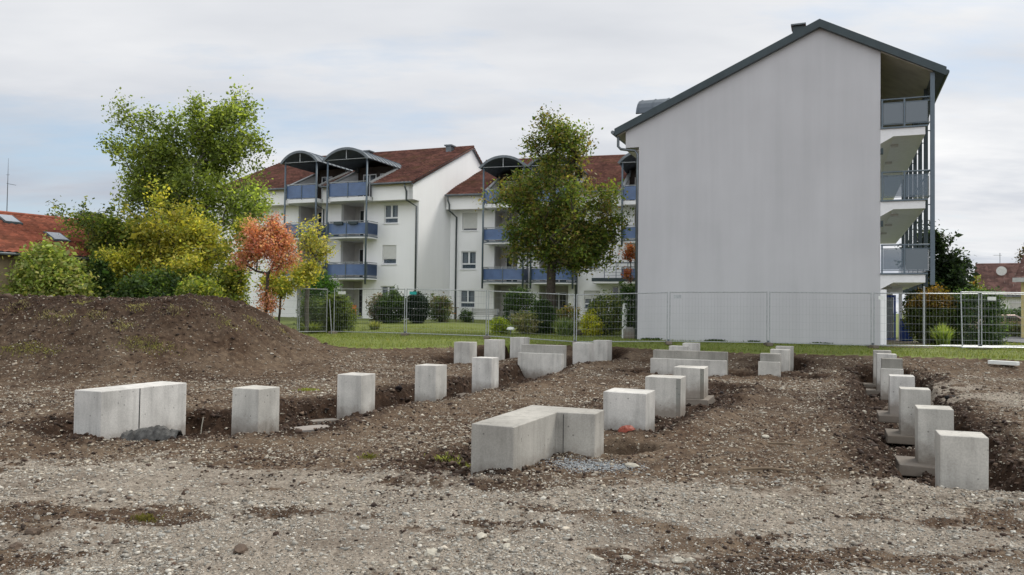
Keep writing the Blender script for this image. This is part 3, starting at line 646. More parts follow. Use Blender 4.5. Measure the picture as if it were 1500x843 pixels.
def window(root, xa, xb, za, zb, shut=0., y=.13, tilt_row=True, curtain=True):
    fr = MB(); t = .07
    fr.box(xa, xa+t, y-.03, y+.05, za, zb).box(xb-t, xb, y-.03, y+.05, za, zb).box(xa+t, xb-t, y-.031, y+.05, zb-t, zb).box(xa+t, xb-t, y-.031, y+.05, za, za+t)
    zt_ = za+(zb-za)*.30 if tilt_row else za+t; xm = (xa+xb)/2
    if tilt_row: fr.box(xa+t, xb-t, y-.03, y+.048, zt_-.05, zt_+.05)
    fr.box(xm-.06, xm+.06, y-.029, y+.047, zt_+.05 if tilt_row else za+t, zb-t)
    f = fr.build('window', M['frame_white'], root)
    MB().add([(xa, y+.02, za), (xb, y+.02, za), (xb, y+.02, zb), (xa, y+.02, zb)], [(0, 1, 2, 3)]).build('pane', M['glass_clear'], f)
    MB().add([(xa-.2, y+.9, za-.2), (xb+.2, y+.9, za-.2), (xb+.2, y+.9, zb+.1), (xa-.2, y+.9, zb+.1)], [(0, 1, 2, 3)]).build('dark_room', M['glass'], f)
    MB().box(xa-.06, xb+.06, -.07, y-.03, za-.06, za).build('sill', M['frame_white'], f)
    if curtain:
        for s in (0, 1):
            a = xa+.1 if s == 0 else xb-.42; b = MB(); k = 8
            for i in range(k):
                c0, c1 = a+.32*i/k, a+.32*(i+1)/k; yy = y+.12+.02*(i % 2)
                b.add([(c0, yy, zt_+.04), (c1, y+.12+.02*((i+1) % 2), zt_+.04), (c1, y+.12+.02*((i+1) % 2), zb-.05), (c0, yy, zb-.05)], [(0, 1, 2, 3)])
            b.build('curtain', M['curtain'], f)
    if shut > 0:
        b = MB(); zz = zb-(zb-za)*shut; k = max(2, int((zb-zz)/.06)); 
        prof = []
        for i in range(k): prof += [(y-.065, zb-(zb-zz)*i/k), (y-.075, zb-(zb-zz)*(i+.5)/k)]
        prof += [(y-.065, zz), (y-.05, zz), (y-.05, zb)]
        b.prismx(prof, xa+.015, xb-.015).build('roller_shutter', M['shutter'], f)
    return f
def door_glass(root, xa, xb, za, zb, y, mat='frame_white', name='balcony_door', pane='glass'):
    t = .07; xm = (xa+xb)/2
    f = MB().box(xa, xa+t, y-.06, y, za, zb).box(xb-t, xb, y-.06, y, za, zb).box(xa+t, xb-t, y-.059, y, zb-t, zb).box(xa+t, xb-t, y-.059, y, za, za+.1).box(xm-.05, xm+.05, y-.058, y, za+.1, zb-t).build(name, M[mat], root)
    MB().box(xa+t, xb-t, y-.035, y-.02, za+.1, zb-t).build('pane', M[pane], f); return f
def balcony(root, xa, xb, zf, y0, y1, bow=.18, mat='blue_panel', flower=False, hang=.28):
    """projecting balcony: floor zf, from wall y0 out to y1 (negative)"""
    k = 8; fr = [(xa+(xb-xa)*i/k, y1-bow*(1-(2*i/k-1)**2)) for i in range(k+1)]
    bal = MB().prism([(xa, y0)]+fr+[(xb, y0)], zf-.16, zf).build('balcony', M['white'], root)
    MB().prism([(xa-.02, y0-.01)]+[(a, b-.02) for a, b in fr]+[(xb+.02, y0-.01)], zf-.06, zf+.012).build('slab_edge', M['steel'], bal)
    off_ = lambda pts, d: pts
    b = MB(); pl = [(xa, y0-.02)]+fr+[(xb, y0-.02)]
    for (p, q) in zip(pl[:-1], pl[1:]):
        b.add([(p[0], p[1], zf+.10), (q[0], q[1], zf+.10), (q[0], q[1], zf+.93), (p[0], p[1], zf+.93),
               (p[0], p[1]+.012, zf+.10), (q[0], q[1]+.012, zf+.10), (q[0], q[1]+.012, zf+.93), (p[0], p[1]+.012, zf+.93)], [(0,1,2,3),(4,7,6,5),(3,2,6,7),(0,4,5,1)])
    b.build('panel', M[mat], bal)
    rl = MB().tube([(p[0], p[1], zf+1.02) for p in pl], .028, 6).tube([(p[0], p[1]-.015, zf+.90) for p in pl], .018, 4).tube([(p[0], p[1]-.015, zf+.13) for p in pl], .018, 4)
    rl.build('handrail', M['galv'], bal)
    for i in (0, k//2, k):
        p = fr[i]; MB().box(p[0]-.03, p[0]+.03, p[1]-.045, p[1]-.015, zf-.10, zf+1.0).build('rail_post', M['steel'], bal)
    if flower:
        for i in (2, 5):
            p = fr[i]; q = fr[i+1]; MB().box(p[0]-.15, q[0]+.15, p[1]-.22, p[1]-.05, zf+.78, zf+.98).build('flower_box', M['dark_metal'], bal)
    return bal
def arc_canopy(root, xa, xb, zs, rise, y0, y1, th=.07, name='canopy', tie=True):
    k = 14; w = (xb-xa)/2; R = (w*w+rise*rise)/(2*rise); cx = (xa+xb)/2; cz = zs+rise-R; a0 = math.asin(w/R)
    o_, i_ = [], []
    for i in range(k+1):
        a = -a0+2*a0*i/k; o_.append((cx+(R)*math.sin(a), cz+R*math.cos(a))); i_.append((cx+(R-th)*math.sin(a), cz+(R-th)*math.cos(a)))
    c = MB().prismy(o_+i_[::-1], y0, y1).build(name, M['canopy_zinc'], root)
    o2 = [(cx+(R+.03)*math.sin(-a0*1.02+2.04*a0*i/k), cz+(R+.03)*math.cos(-a0*1.02+2.04*a0*i/k)) for i in range(k+1)]
    b = MB(); n = int((y1-y0)/.55)
    for j in range(1, n): b.tube([(p[0], y0+(y1-y0)*j/n, p[1]) for p in o2], .022, 4)
    b.build('standing_seams', M['canopy_zinc'], c)
    d = MB(); th2 = .14; i2 = [(cx+(R-th2)*math.sin(-a0+2*a0*i/k), cz+(R-th2)*math.cos(-a0+2*a0*i/k)) for i in range(k+1)]
    d.prismy(o2+i2[::-1], y0-.05, y0-.003).build('front_rim', M['zinc'], c)
    if tie:
        MB().tube([(xa+.05, y0+.1, zs+.02), (xb-.05, y0+.1, zs+.02)], .02).tube([(cx, y0+.1, zs+.02), (cx, y0+.1, cz+R-th)], .03).build('tie_rod', M['galv'], c)
    return c
def gutter(root, xa, xb, y, z, r=.075):
    MB().tube([(xa, y, z), (xb, y, z)], r, 8).build('gutter', M['zinc'], root)
def pipe(root, pts, r=.055, mat='zinc', name='downpipe'): return MB().tube(pts, r, 8).build(name, M[mat], root, smooth=True)
def block(O, th, g, L, D, spec, label, ridge=(8.6, 13.5), eave=(-1.25, 9.25), rear=9.4):
    u = np.array([math.cos(th), -math.sin(th), 0]); v = np.array([math.sin(th), math.cos(th), 0])
    O = np.array([O[0], O[1], 5.0])
    lx = lambda px, y=0.: float(along(O+v*y, u, px))
    root = empty('apartment_building', (O[0], O[1], g), -th, label, 'building', 'white apartment buildings')
    ZU = 8.15; cant = -.9
    sl = (ridge[1]-eave[1])/(ridge[0]-eave[0]); rz = lambda y: eave[1]+(y-eave[0])*sl
    stacks = []
    for s in spec['stacks']:
        xa, xb = lx(s['b'][0], -1.4), lx(s['b'][1], -1.4); ra, rb = lx(s['r'][0]), lx(s['r'][1]); stacks.append((xa, xb, ra, rb, s))
    holes = [(ra, rb, 0., ZU) for xa, xb, ra, rb, s in stacks]; wins = []
    for (p0, p1, lv, sh) in spec['wins']:
        a, b = lx(p0), lx(p1); za, zb = (.95, 2.28) ; wins.append((a, b, lv*2.85+za, lv*2.85+zb, sh)); holes.append((a, b, lv*2.85+za, lv*2.85+zb))
    x1 = spec.get('x1', 0.); V_, F_ = wall_open(-L, x1, 0, .30, -.3, ZU, holes); b = MB().add(V_, F_)
    # side walls of recesses, rear
    w = b.build('wall', M['white_wall'], root)
    for xa, xb, ra, rb, s in stacks:
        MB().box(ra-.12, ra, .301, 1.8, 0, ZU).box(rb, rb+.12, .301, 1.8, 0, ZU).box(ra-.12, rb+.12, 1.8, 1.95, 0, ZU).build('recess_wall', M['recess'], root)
        for lv in (1, 2): MB().box(ra, rb, .0, 1.8, lv*2.85-.2, lv*2.85).build('recess_floor', M['white'], root)
        for lv in (0, 1, 2):
            wd = rb-ra; door_glass(root, ra+wd*.22, ra+wd*.80, lv*2.85+.02, lv*2.85+2.2, 1.79)
            MB().box(rb-.34, rb-.04, 1.7, 1.79, lv*2.85+.9, lv*2.85+2.2).build('side_window', M['glass'], root)
        for lv in (1, 2): balcony(root, xa, xb, lv*2.85, 0., -1.3, mat='blue_panel', flower=(lv == 2 and s.get('flower')))
        # attic balcony in the roof under an arched canopy
        zf = 8.42
        MB().box(xa, xb, -1.35, 2.4, zf-.27, zf).build('attic_floor', M['white'], root)
        p = MB().box(xa+.03, xb-.03, -1.37, -1.355, zf+.06, zf+.98).build('attic_panel', M['blue_panel'], root)
        MB().tube([(xa, -1.40, zf+1.04), (xb, -1.40, zf+1.04)], .028).build('handrail', M['galv'], p)
        for k in (.02, .5, .98):
            q = xa+(xb-xa)*k; MB().box(q-.022, q+.022, -1.42, -1.39, zf-.05, zf+1.04).build('rail_post', M['steel'], p)
        b2 = MB()
        for j in range(7): b2.box(xa+.03, xb-.03, -1.378, -1.371, zf+.12+.12*j, zf+.128+.12*j)
        b2.build('panel_grooves', M['steel'], p)
        yb = 2.4
        MB().box(xa, xb, yb, yb+.2, zf, 11.15).build('dormer_wall', M['dormer_board'], root)
        wd = xb-xa; door_glass(root, xa+wd*.15, xa+wd*.50, zf+.05, zf+2.2, yb-.01); door_glass(root, xa+wd*.60, xa+wd*.86, zf+.8, zf+2.2, yb-.01, name='dormer_window')
        for q in (xa-.12, xb): MB().prismx([(cant, zf), (yb+.2, zf), (yb+.2, rz(yb+.2)+.1), (cant, rz(cant)+.06)], q, q+.12).build('dormer_cheek', M['white'], root)
        for q in (xa-.10, xb): MB().prismx([(-1.25, rz(-1.25)+.02), (yb+.2, rz(yb+.2)+.04), (yb+.2, rz(yb+.2)+.17), (-1.25, rz(-1.25)+.15)], q-.05, q+.17).build('cheek_flashing', M['galv'], root)
        # dormer sides above the roof and the arch
        zs = 11.15
        for q in (xa-.02, xb-.10): MB().prismx([(yb-.2, rz(yb)-.1), (yb-.2, zs), ((zs-eave[1])/sl+eave[0], zs)], q, q+.12).build('dormer_side', M['zinc'], root)
        arc_canopy(root, xa-.28, xb+.22, zs-.16, .80, -1.7, (11.75-eave[1])/sl+eave[0]+.1)
        for q in (xa, xb-.02):
            MB().tube([(q, -1.50, s.get('pz', 2.35)), (q, -1.50, zs+.02)], .065, 8).build('canopy_post', M['steel'], root, smooth=True)
    for (a, b_, za, zb, sh) in wins: window(root, a, b_, za, zb, sh)
    # jutting top storey between the attic balconies, and the roof above it
    cuts = sorted([(xa-.12, xb+.12) for xa, xb, *_ in stacks]); segs = []; c = -L
    for a, b_ in cuts: segs.append((c, a)); c = b_
    segs.append((c, x1))
    for a, b_ in segs:
        if b_-a < .05: continue
        MB().box(a, b_, cant, .0, ZU, rz(cant)-.05).build('top_storey_wall', M['white_wall'], root)
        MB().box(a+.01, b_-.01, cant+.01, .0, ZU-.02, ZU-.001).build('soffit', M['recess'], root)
        tiled_slope('roof', M['tiles'], root, a, b_+(.18 if b_ == x1 else 0), eave, ridge); gutter(root, a, b_+.1*(b_ == x1), eave[0]-.05, eave[1]-.02)
    for a, b_ in cuts:
        y2 = 2.4; tiled_slope('roof', M['tiles'], root, a, b_, (y2+.2, rz(y2+.2)), ridge)
    ridge2 = (ridge[0]+.01, ridge[1]); rr = (D+.5, rear)
    tiled_slope('roof', M['tiles'], root, -L, x1+.18, rr, ridge2)
    MB().tube([(-L, ridge[0], ridge[1]+.03), (x1+.18, ridge[0], ridge[1]+.03)], .12, 8).build('ridge_tiles', M['tiles'], root)
    # gable wall on the right
    t1 = .04
    gab = [(.301, -.3), (.301, ZU), (cant, ZU), (cant, rz(cant)-.12), (ridge[0], ridge[1]-.14), (D, rear+.1), (D, -.3)]
    MB().prismx(gab, x1-.30, x1+.004).build('gable_wall', M['white_wall'], root)
    MB().prismx([(eave[0]+.02, eave[1]-.17), (ridge[0], ridge[1]-.17), (D+.5, rear-.17), (D+.5, rear+.02), (ridge[0], ridge[1]+.02), (eave[0]+.02, eave[1]+.02)], x1+.02, x1+.16).build('verge_board', M['zinc'], root)
    MB().box(-L, -L+.3, .301, D, -.3, rear).build('end_wall', M['white_wall'], root); MB().box(-L, x1, D-.3, D-.001, -.3, rear-.3).build('rear_wall', M['white_wall'], root)
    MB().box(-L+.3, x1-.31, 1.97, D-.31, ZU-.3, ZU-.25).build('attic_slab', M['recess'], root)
    return root, lx, rz, u, v
# ------------------------------------------------------------------ building B (left) and C (middle)
OB = aty(611, 466, 54.6); gB = .42
rB, lB, rzB, uB, vB = block(OB, math.radians(21.5), gB, 17.5, 15.5, dict(
    stacks=[dict(b=(479, 537), r=(499, 532), flower=True), dict(b=(417, 463), r=(436, 470))],
    wins=[(561.5, 582, 2, 0.), (560, 580.5, 1, .72), (558.5, 579, 0, 0.)]),
    'left apartment block with two arched balcony canopies side by side and a tall side gable')
for px in (541, 660):
    x = lB(px, 8.0); c = MB().box(x-.22, x+.22, 7.3, 7.9, 12.4, 13.45).build('chimney', M['zinc'], rB); MB().box(x-.32, x+.32, 7.2, 8.0, 13.45, 13.55).build('chimney_cap', M['zinc'], c)
pipe(rB, [(-.45, -1.25, 9.15), (-.45, -1.2, 8.95), (-.45, -.98, 8.7), (-.45, -.98, 8.1), (-.12, -.12, 7.75), (-.12, -.12, -.2)], .065)
pipe(rB, [(lB(474), -.95, 9.1), (lB(474), -.95, 8.0), (lB(474), -.1, 7.8), (lB(474), -.1, 0)], .05)
x = lB(509, 1.5); MB().tube([(x-.3, 1.2, 2.85*2+.9), (x-.3, 1.2, 2.85*2+2.3)], [.10, .14], 8).build('folded_parasol', M['orange'], rB)
thB = math.radians(21.5)
# C meets the gable of B 4.8 m behind its front
cO = OB+vB*4.9; thC = math.radians(15.5); uC = np.array([math.cos(thC), -math.sin(thC), 0]); 
LC = 17.5; x1 = LC
rC, lC, rzC, uC, vC = block(cO+uC*0, thC, .30, -.03, 15.0, dict(x1=LC,
    stacks=[dict(b=(707.5, 767), r=(724, 758)), dict(b=(778, 840), r=(790, 833)), dict(b=(911, 968), r=(929, 962), pz=5.3)],
    wins=[(676.5, 698.5, 2, .88), (675.5, 697.5, 1, 0.), (674.5, 696.5, 0, 0.), (856, 880, 1, .0), (856, 879, 0, .45)]),
    'middle apartment block behind the garden tree, with red tiles and blue balconies', ridge=(8.6, 13.4), eave=(-1.25, 9.15), rear=9.3)
pipe(rC, [(.25, -1.25, 9.05), (.25, -1.2, 8.75), (.28, -.98, 8.5), (.28, -.98, 8.05), (.55, -.12, 7.65), (.55, -.12, -.2)], .065)
for px in (773,): pipe(rC, [(lC(px), -.1, 7.9), (lC(px), -.1, 0)], .06)
pipe(rC, [(lC(845), -.12, 8.1), (lC(845), -.12, -.1)], .10)
# roof terrace over the garden entrance of C
a, b = lC(869, -1.2), lC(938, -1.2)
tr = MB().box(a, b, -1.6, -.004, 2.75, 2.88).build('terrace_slab', M['white'], rC)
MB().box(a-.02, b, -1.62, -.01, 2.884, 3.12).build('terrace_edge', M['dark_metal'], tr)
t2 = MB(); a2 = lC(886, -1.4)
for i in range(5): t2.tube([(a2, -1.5, 3.3+.2*i), (b, -1.5, 3.3+.2*i)], .012, 4)
for k in range(4): t2.box(a2+(b-a2)*k/3-.02, a2+(b-a2)*k/3+.02, -1.52, -1.48, 3.1, 4.15)
t2.tube([(a2, -1.5, 4.17), (b, -1.5, 4.17)], .03); t2.build('terrace_railing', M['steel'], rC)
door_glass(rC, lC(897), lC(918), .05, 2.6, -.02, name='garden_door')
# ------------------------------------------------------------------ building A: the big blank gable
A0 = atz(1289.5, 508, 0); OA = np.array([A0[0], A0[1], 0.]); uA, vA, thA = u3, v3, TH
k = 30.5/OA[1]; OA = OA*k
rA = empty('apartment_building', OA, -thA, 'large apartment block with a huge blank grey-white gable and access balconies on its right', 'building', 'white apartment buildings')
def lA(px, py, y=0.):            # local x and height of a pixel on the gable plane
    t_ = float(along(OA+vA*y+np.array([0, 0, 5.]), uA, px)); Pp = OA+vA*y+uA*t_; d = ray(px, py); return t_, CZ+d[2]*(Pp[1]/d[1])
DA = 20.0
x_l = lA(935, 497)[0]; x_u, z_s = lA(915.5, 217); xr, zr = lA(1200, 31); xe, ze = lA(900.5, 191); xf, zf_ = lA(1386, 101)
print('A', x_l, x_u, z_s, (xr, zr), (xe, ze), (xf, zf_))
sl = (zr-ze)/(xr-xe); sr = (zr-zf_)/(xf-xr); zl = lambda x: zr-(xr-x)*sl if x < xr else zr-(x-xr)*sr
th_ = .30
def roofslab(mat, y0, y1, t0, t1, nm, a=xe, b=xf):
    return MB().prismy([(a, zl(a)-t0), (xr, zr-t0), (b, zl(b)-t0), (b, zl(b)-t1), (xr, zr-t1), (a, zl(a)-t1)], y0, y1).build(nm, M[mat], rA)
V_ = [(x_l, -.5), (0, -.5), (0, zl(0)-th_+.01), (xr, zr-th_+.01), (x_u, zl(x_u)-th_+.01), (x_u, z_s), (x_l, z_s)]
MB().prismy(V_, 0, .35).build('gable_wall', M['gable_wall'], rA)
roofslab('zinc', -.16, DA+.3, .04, .30, 'roof_deck', xe+.05, xf-.05); roofslab('dark_metal', -.22, -.161, -.02, .30, 'verge_board')
for (p, q, nm) in (((xe, zl(xe)), (xr, zr), 'roof'), ((xr, zr), (xf, zl(xf)), 'roof')):
    n = 60; ys_ = np.linspace(-.2, DA+.3, 160); ts = np.linspace(0, 1, 40); YY_, TT_ = np.meshgrid(ys_, ts)
    V2 = np.stack([p[0]+(q[0]-p[0])*TT_, YY_, p[1]+(q[1]-p[1])*TT_+.02*np.abs(np.sin(YY_*math.pi/.3))-.03], -1).reshape(-1, 3); ix = np.arange(len(V2)).reshape(YY_.shape)
    npmesh(nm, V2, np.stack([ix[:-1, :-1], ix[:-1, 1:], ix[1:, 1:], ix[1:, :-1]], -1).reshape(-1, 4), M['tiles'], rA)
# soffit under the right overhang, wall sides, rear
MB().prismy([(.01, zl(.01)-.302), (xf-.45, zl(xf-.45)-.302), (xf-.45, zl(xf-.45)-.34), (.01, zl(.01)-.34)], -.1, DA).build('soffit', M['soffit'], rA)
MB().prismy([(xe+.1, zl(xe+.1)-.302), (x_u, zl(x_u)-.302), (x_u, zl(x_u)-.34), (xe+.1, zl(xe+.1)-.34)], -.1, DA).build('soffit', M['soffit'], rA)
MB().box(-.3, 0, .351, DA, -.5, zl(0)-.31).build('side_wall', M['white_wall'], rA)
MB().box(x_l, x_l+.3, .351, DA, -.5, z_s).build('side_wall', M['white_wall'], rA); MB().box(x_u, x_u+.3, .351, DA, z_s+.001, zl(x_u)-.31).build('side_wall', M['white_wall'], rA)
MB().box(x_l, 0, DA-.3, DA-.002, -.5, z_s).build('rear_wall', M['white_wall'], rA)
MB().box(x_u, x_l+.3, .351, DA, z_s-.1, z_s).build('soffit', M['recess'], rA)
MB().box(x_u+.3, -.3, .36, .5, 8.1, 8.2).build('attic_slab', M['recess'], rA)
# gutters and the two-bend pipe at the left corner
MB().tube([(xe-.07, -.25, ze-.14), (xe-.07, DA, ze-.14)], .085, 8).build('gutter', M['zinc'], rA)
xg = lA(904, 200)[0]
pipe(rA, [(xe-.05, .05, ze-.15), (xg, .05, ze-.3), (xg, .05, z_s+.10), (xg+.12, .05, z_s-.03), (x_l-.18, .05, z_s-.14), (x_l-.07, .05, z_s-.3), (x_l-.07, .05, -.3)], .06)
MB().tube([(xf+.02, -.2, zl(xf)-.16), (xf+.02, DA, zl(xf)-.16)], .085, 8).build('gutter', M['dark_metal'], rA)
# access balconies
W = 1.62
for lv in (1, 2, 3):
    z = 2.8*lv; MB().prismy([(.002, z-.62), (.45, z-.36), (W-.08, z-.36), (W-.08, z-.06), (.002, z-.06)], .0, DA-3*(lv < 3)-.2).build('walkway_slab', M['white'], rA)
    MB().box(.002, W, -.06, DA-3, z-.058, z+.0).build('walkway_edge', M['steel'], rA)
    for k in range(3): 
        l = MB().box(.45, .72, 1.6+k*4, 1.85+k*4, z-.44, z-.362).build('ceiling_lamp', M['recess'], rA)
    # end railing, two grey panes
    r = MB().box(.03, .09, -.03, .03, z, z+1.05).box(.80, .86, -.03, .03, z, z+1.05).tube([(0.02, 0, z+1.07), (W+.1, 0, z+1.07)], .03, 6).tube([(0.02, 0, z+.93), (W+.1, 0, z+.93)], .02, 4).tube([(0.02, 0, z+.10), (W+.1, 0, z+.10)], .02, 4).build('end_railing', M['steel'], rA)
    MB().box(.10, .79, -.006, .006, z+.13, z+.91).build('pane', M['glass_clear' if lv < 3 else 'glass_grey'], r); MB().box(.87, W-.0, -.006, .006, z+.13, z+.91).build('pane', M['glass_clear' if lv == 2 else 'glass_grey'], r)
    # long railing, panels between posts
    r = MB().tube([(W+.06, 0, z+1.07), (W+.06, DA-3.2, z+1.07)], .03, 6).tube([(W+.06, 0, z+.10), (W+.06, DA-3.2, z+.10)], .02, 4).build('side_railing', M['steel'], rA)
    for k in range(7):
        if lv == 3 or k != 9: MB().box(W+.054, W+.066, .12+k*2.4, 2.25+k*2.4, z+.13, z+.91).build('pane', M['glass_clear'], r)
        MB().tube([(W+.02, k*2.4+.05, z-.22), (W+.20, k*2.4+.05, z-.22), (W+.20, k*2.4+.05, z-.02)], .025, 4).build('bracket', M['dark_metal'], rA)
for k in range(7):
    x = W+.16; MB().box(x-.075, x+.075, k*2.45-.05, k*2.45+.09, 2.35, zl(x)-.34).build('steel_column', M['steel' if k == 0 else 'dark_metal'], rA)
for lv in (1, 2, 3):
    for k in range(5): door_glass_ = MB().box(.004, .05, 2.0+k*3, 2.95+k*3, 2.8*lv+.02, 2.8*lv+2.1).build('flat_door', M['recess'], rA)
for zz in (7.55, 4.75): MB().box(.01, .10, -.02, .16, zz-.16, zz+.06).build('wall_lamp', M['dark_metal'], rA)
# ground-floor entrance
MB().box(.004, .22, .02, .50, -.3, 2.17).build('entrance_wall', M['white_wall'], rA)
ent = MB().box(.0, .95, 9.0, 9.2, -.1, 2.4).build('entrance_screen', M['recess'], rA)
MB().box(1.05, 1.18, 6.4, 6.53, -.1, 2.2).build('entrance_pillar', M['white'], rA); MB().box(.004, 1.2, 6.3, 6.6, 2.2, 2.44).build('entrance_beam', M['white'], rA)
dr = MB().box(.12, .18, 6.8, 6.88, 0, 2.1).box(.86, .95, 6.8, 6.88, 0, 2.1).box(.18, .86, 6.8, 6.88, 2.0, 2.1).box(.18, .86, 6.8, 6.88, 0, .12).build('entrance_door', M['blue'], rA); MB().box(.19, .85, 6.83, 6.85, .12, 2.0).build('pane', M['glass_clear'], dr)
MB().tube([(W-.12, .05, -.1), (W-.12, .05, 2.3)], .035, 6).build('thin_column', M['galv'], rA)
# barrel dormer seen above the left slope, chimney
xa_, za_ = lA(930, 160, 1.0)
for k, y in enumerate((2.2, 9.0)):
    c = None; R_ = 1.0; pr = []
    for i in range(11):
        a = math.pi*.08+math.pi*.84*i/10; pr.append((y+1.3-1.35*math.cos(a), 10.0+1.15*math.sin(a)))
    prin = [(p[0]*.0+y+1.3+(p[0]-y-1.3)*.95, 10.0+(p[1]-10.0)*.93) for p in pr]
    xs0, xs1 = xe+.35, xe+3.6
    d = MB().prismx(pr+prin[::-1], xs0, xs1).build('arched_canopy', M['canopy_zinc'], rA)
    b = MB()
    for j in range(6): b.tube([(xs0+.1+j*.62, p[0], p[1]+.01) for p in pr], .022, 4)
    b.build('standing_seams', M['canopy_zinc'], d); MB().box(xs0+.55, xs0+.85, y, y+.15, 9.0, 10.1).box(xs0+.55, xs0+.7, y+2.4, y+2.55, 9.0, 10.1).build('canopy_support', M['dark_metal'], d)
xc, zc = lA(1168, 42, 1.5); c = MB().box(xc-.22, xc+.25, 1.5, 2.1, 11.6, zc+.12).build('chimney', M['dark_metal'], rA); MB().box(xc-.28, xc+.31, 1.4, 2.2, zc+.13, zc+.19).build('chimney_cap', M['zinc'], c)
# paved path along the entrance
o = MB().box(.03, 1.75, -.9, 9.0, -.3, .03).build('entrance_path', M['footing'], rA)
# small weeds along the foot of the gable
for i, px in enumerate([949, 963, 1042, 1050, 1056, 1196, 1210, 1105]):
    t_ = lA(px, 500)[0]; q = OA+uA*t_-vA*.15
    tuft(px, 0, .12, .07, 120, .13, (.05, .085, .03), 'small dark green weed at the foot of the big gable wall', name='weed', cat='weed', group='weeds at the foot of the gable wall', base=(q[0], q[1], gz(q[0], q[1])))
# ------------------------------------------------------------------ houses left and right
def gable_house(O, ax, L, half, ze_, zr_, mats, label, g=0, over=.4, back=None, tile=.33):
    root = empty('house', (O[0], O[1], g), ax, label, 'house'); back = back or half
    MB().prismx([(-half, -.6), (-half, ze_), (0, zr_-.15), (back, ze_), (back, -.6)], 0, L).build('wall', M[mats[0]], root)
    s = (zr_-ze_)/half
    tiled_slope('roof', M[mats[1]], root, -over, L+over, (-half-.5, ze_-.5*s+.05), (0, zr_), row=tile); tiled_slope('roof', M[mats[1]], root, -over, L+over, (back+.5, ze_-.5*s+.05), (0, zr_), row=tile)
    MB().tube([(-over, 0, zr_+.03), (L+over, 0, zr_+.03)], .11, 8).build('ridge_tiles', M[mats[1]], root)
    MB().tube([(-over, -half-.55, ze_-.5*s), (L+over, -half-.55, ze_-.5*s)], .07, 8).build('gutter', M['zinc'], root)
    return root, s
# left: red roof running away to the right
pR = aty(0, 313, 38); axl = math.atan2(.84, .54); 
dxy = np.array([.54, .84]); O = np.array([pR[0], pR[1]])-dxy*6
hl, s = gable_house((O[0], O[1]), axl, 13.5, 4.6, 3.5-.3, pR[2]-.3, ('ochre', 'tiles_orange'), 'low ochre house with an orange-red tiled roof and two skylights at the left edge', g=.3)
def on_roof(y, half=4.6, ze_=3.2, zr_=pR[2]-.3): return zr_+(zr_-ze_)/half*y
for (px, py) in ((13, 323), (84, 349)):
    # solve the place on the roof plane by marching the view ray
    d = ray(px, py); best = None
    for t_ in np.linspace(30, 70, 1600):
        Q_ = CAM+d*t_; r_ = Q_[:2]-O; lx_ = r_@dxy; ly_ = r_@np.array([-.84, .54])
        if abs(Q_[2]-.3-on_roof(ly_)) < .05 and ly_ < 0: best = (lx_, ly_); break
    if best is None: best = (8, -2)
    X_, Y_ = best; sl_ = (pR[2]-.3-3.2)/4.6; b = MB()
    b.add([(X_-.4, Y_-.5, on_roof(Y_-.5)+.13), (X_+.4, Y_-.5, on_roof(Y_-.5)+.13), (X_+.4, Y_+.5, on_roof(Y_+.5)+.13), (X_-.4, Y_+.5, on_roof(Y_+.5)+.13), (X_-.4, Y_-.5, on_roof(Y_-.5)), (X_+.4, Y_-.5, on_roof(Y_-.5)), (X_+.4, Y_+.5, on_roof(Y_+.5)), (X_-.4, Y_+.5, on_roof(Y_+.5))],
          [(0,1,2,3),(0,4,5,1),(1,5,6,2),(2,6,7,3),(3,7,4,0)]); f = b.build('skylight', M['dark_metal'], hl)
    MB().add([(X_-.32, Y_-.42, on_roof(Y_-.42)+.15), (X_+.32, Y_-.42, on_roof(Y_-.42)+.15), (X_+.32, Y_+.42, on_roof(Y_+.42)+.15), (X_-.32, Y_+.42, on_roof(Y_+.42)+.15)], [(0,1,2,3)]).build('pane', M['skylight'], f)
zr_l = pR[2]-.3
c = MB().box(10.2, 11.2, .2, .9, zr_l-1, zr_l+.45).build('chimney', M['brick'], hl); MB().box(10.1, 11.3, .1, 1., zr_l+.45, zr_l+.53).build('chimney_cap', M['zinc'], c)
a = aty(10, 305, 38.6); an = empty('roof_antenna', (a[0], a[1], 5.0), 0, 'thin television aerial rising from the left house roof', 'antenna', 'rooftop aerials')
zt_ = aty(10, 232, 38.6)[2]-5
MB().tube([(0, 0, 0), (0, 0, zt_*.55), (0, 0, zt_)], [.025, .02, .006]).build('mast', M['zinc'], an)
MB().tube([(-.05, 0, zt_*.62), (.35, .1, zt_*.60)], .015, 4).tube([(-.3, 0, .35), (.5, .2, .35)], .012, 4).tube([(-.08, 0, zt_*.75), (.08, 0, zt_*.75)], .01, 4).build('dipole', M['zinc'], an)
# right: brown roofed house
pE = aty(1434, 388.5, 68); zrE = pE[2]; axr = -math.radians(26)
hr, s = gable_house((pE[0], pE[1]), axr, 16, 4.2, 3.0, zrE, ('white_wall', 'tiles_purple'), 'white house with a steep purple-brown roof at the right edge', g=0, over=.25)
c = MB().box(3.9, 4.9, -.9, -.2, zrE-1.4, zrE+.65).build('chimney', M['brick'], hr); MB().box(3.8, 5.0, -1., -.1, zrE+.65, zrE+.75).build('chimney_cap', M['zinc'], c)
dm = MB().prismx([(-2.9, 2.9), (-2.9, 4.5), (-1.6, 5.0), (-1.2, 2.9)], 3.5, 6.0).build('dormer', M['white_wall'], hr); tiled_slope('dormer_roof', M['tiles_purple'], dm, 3.3, 6.2, (-3.15, 4.45), (-1.2, 5.25))
MB().box(1.9, 5.0, -4.32, -4.21, .5, 2.2).build('garage_front', M['recess'], hr); MB().box(2.4, 4.4, -4.36, -4.33, .9, 1.9).build('window', M['glass'], hr)
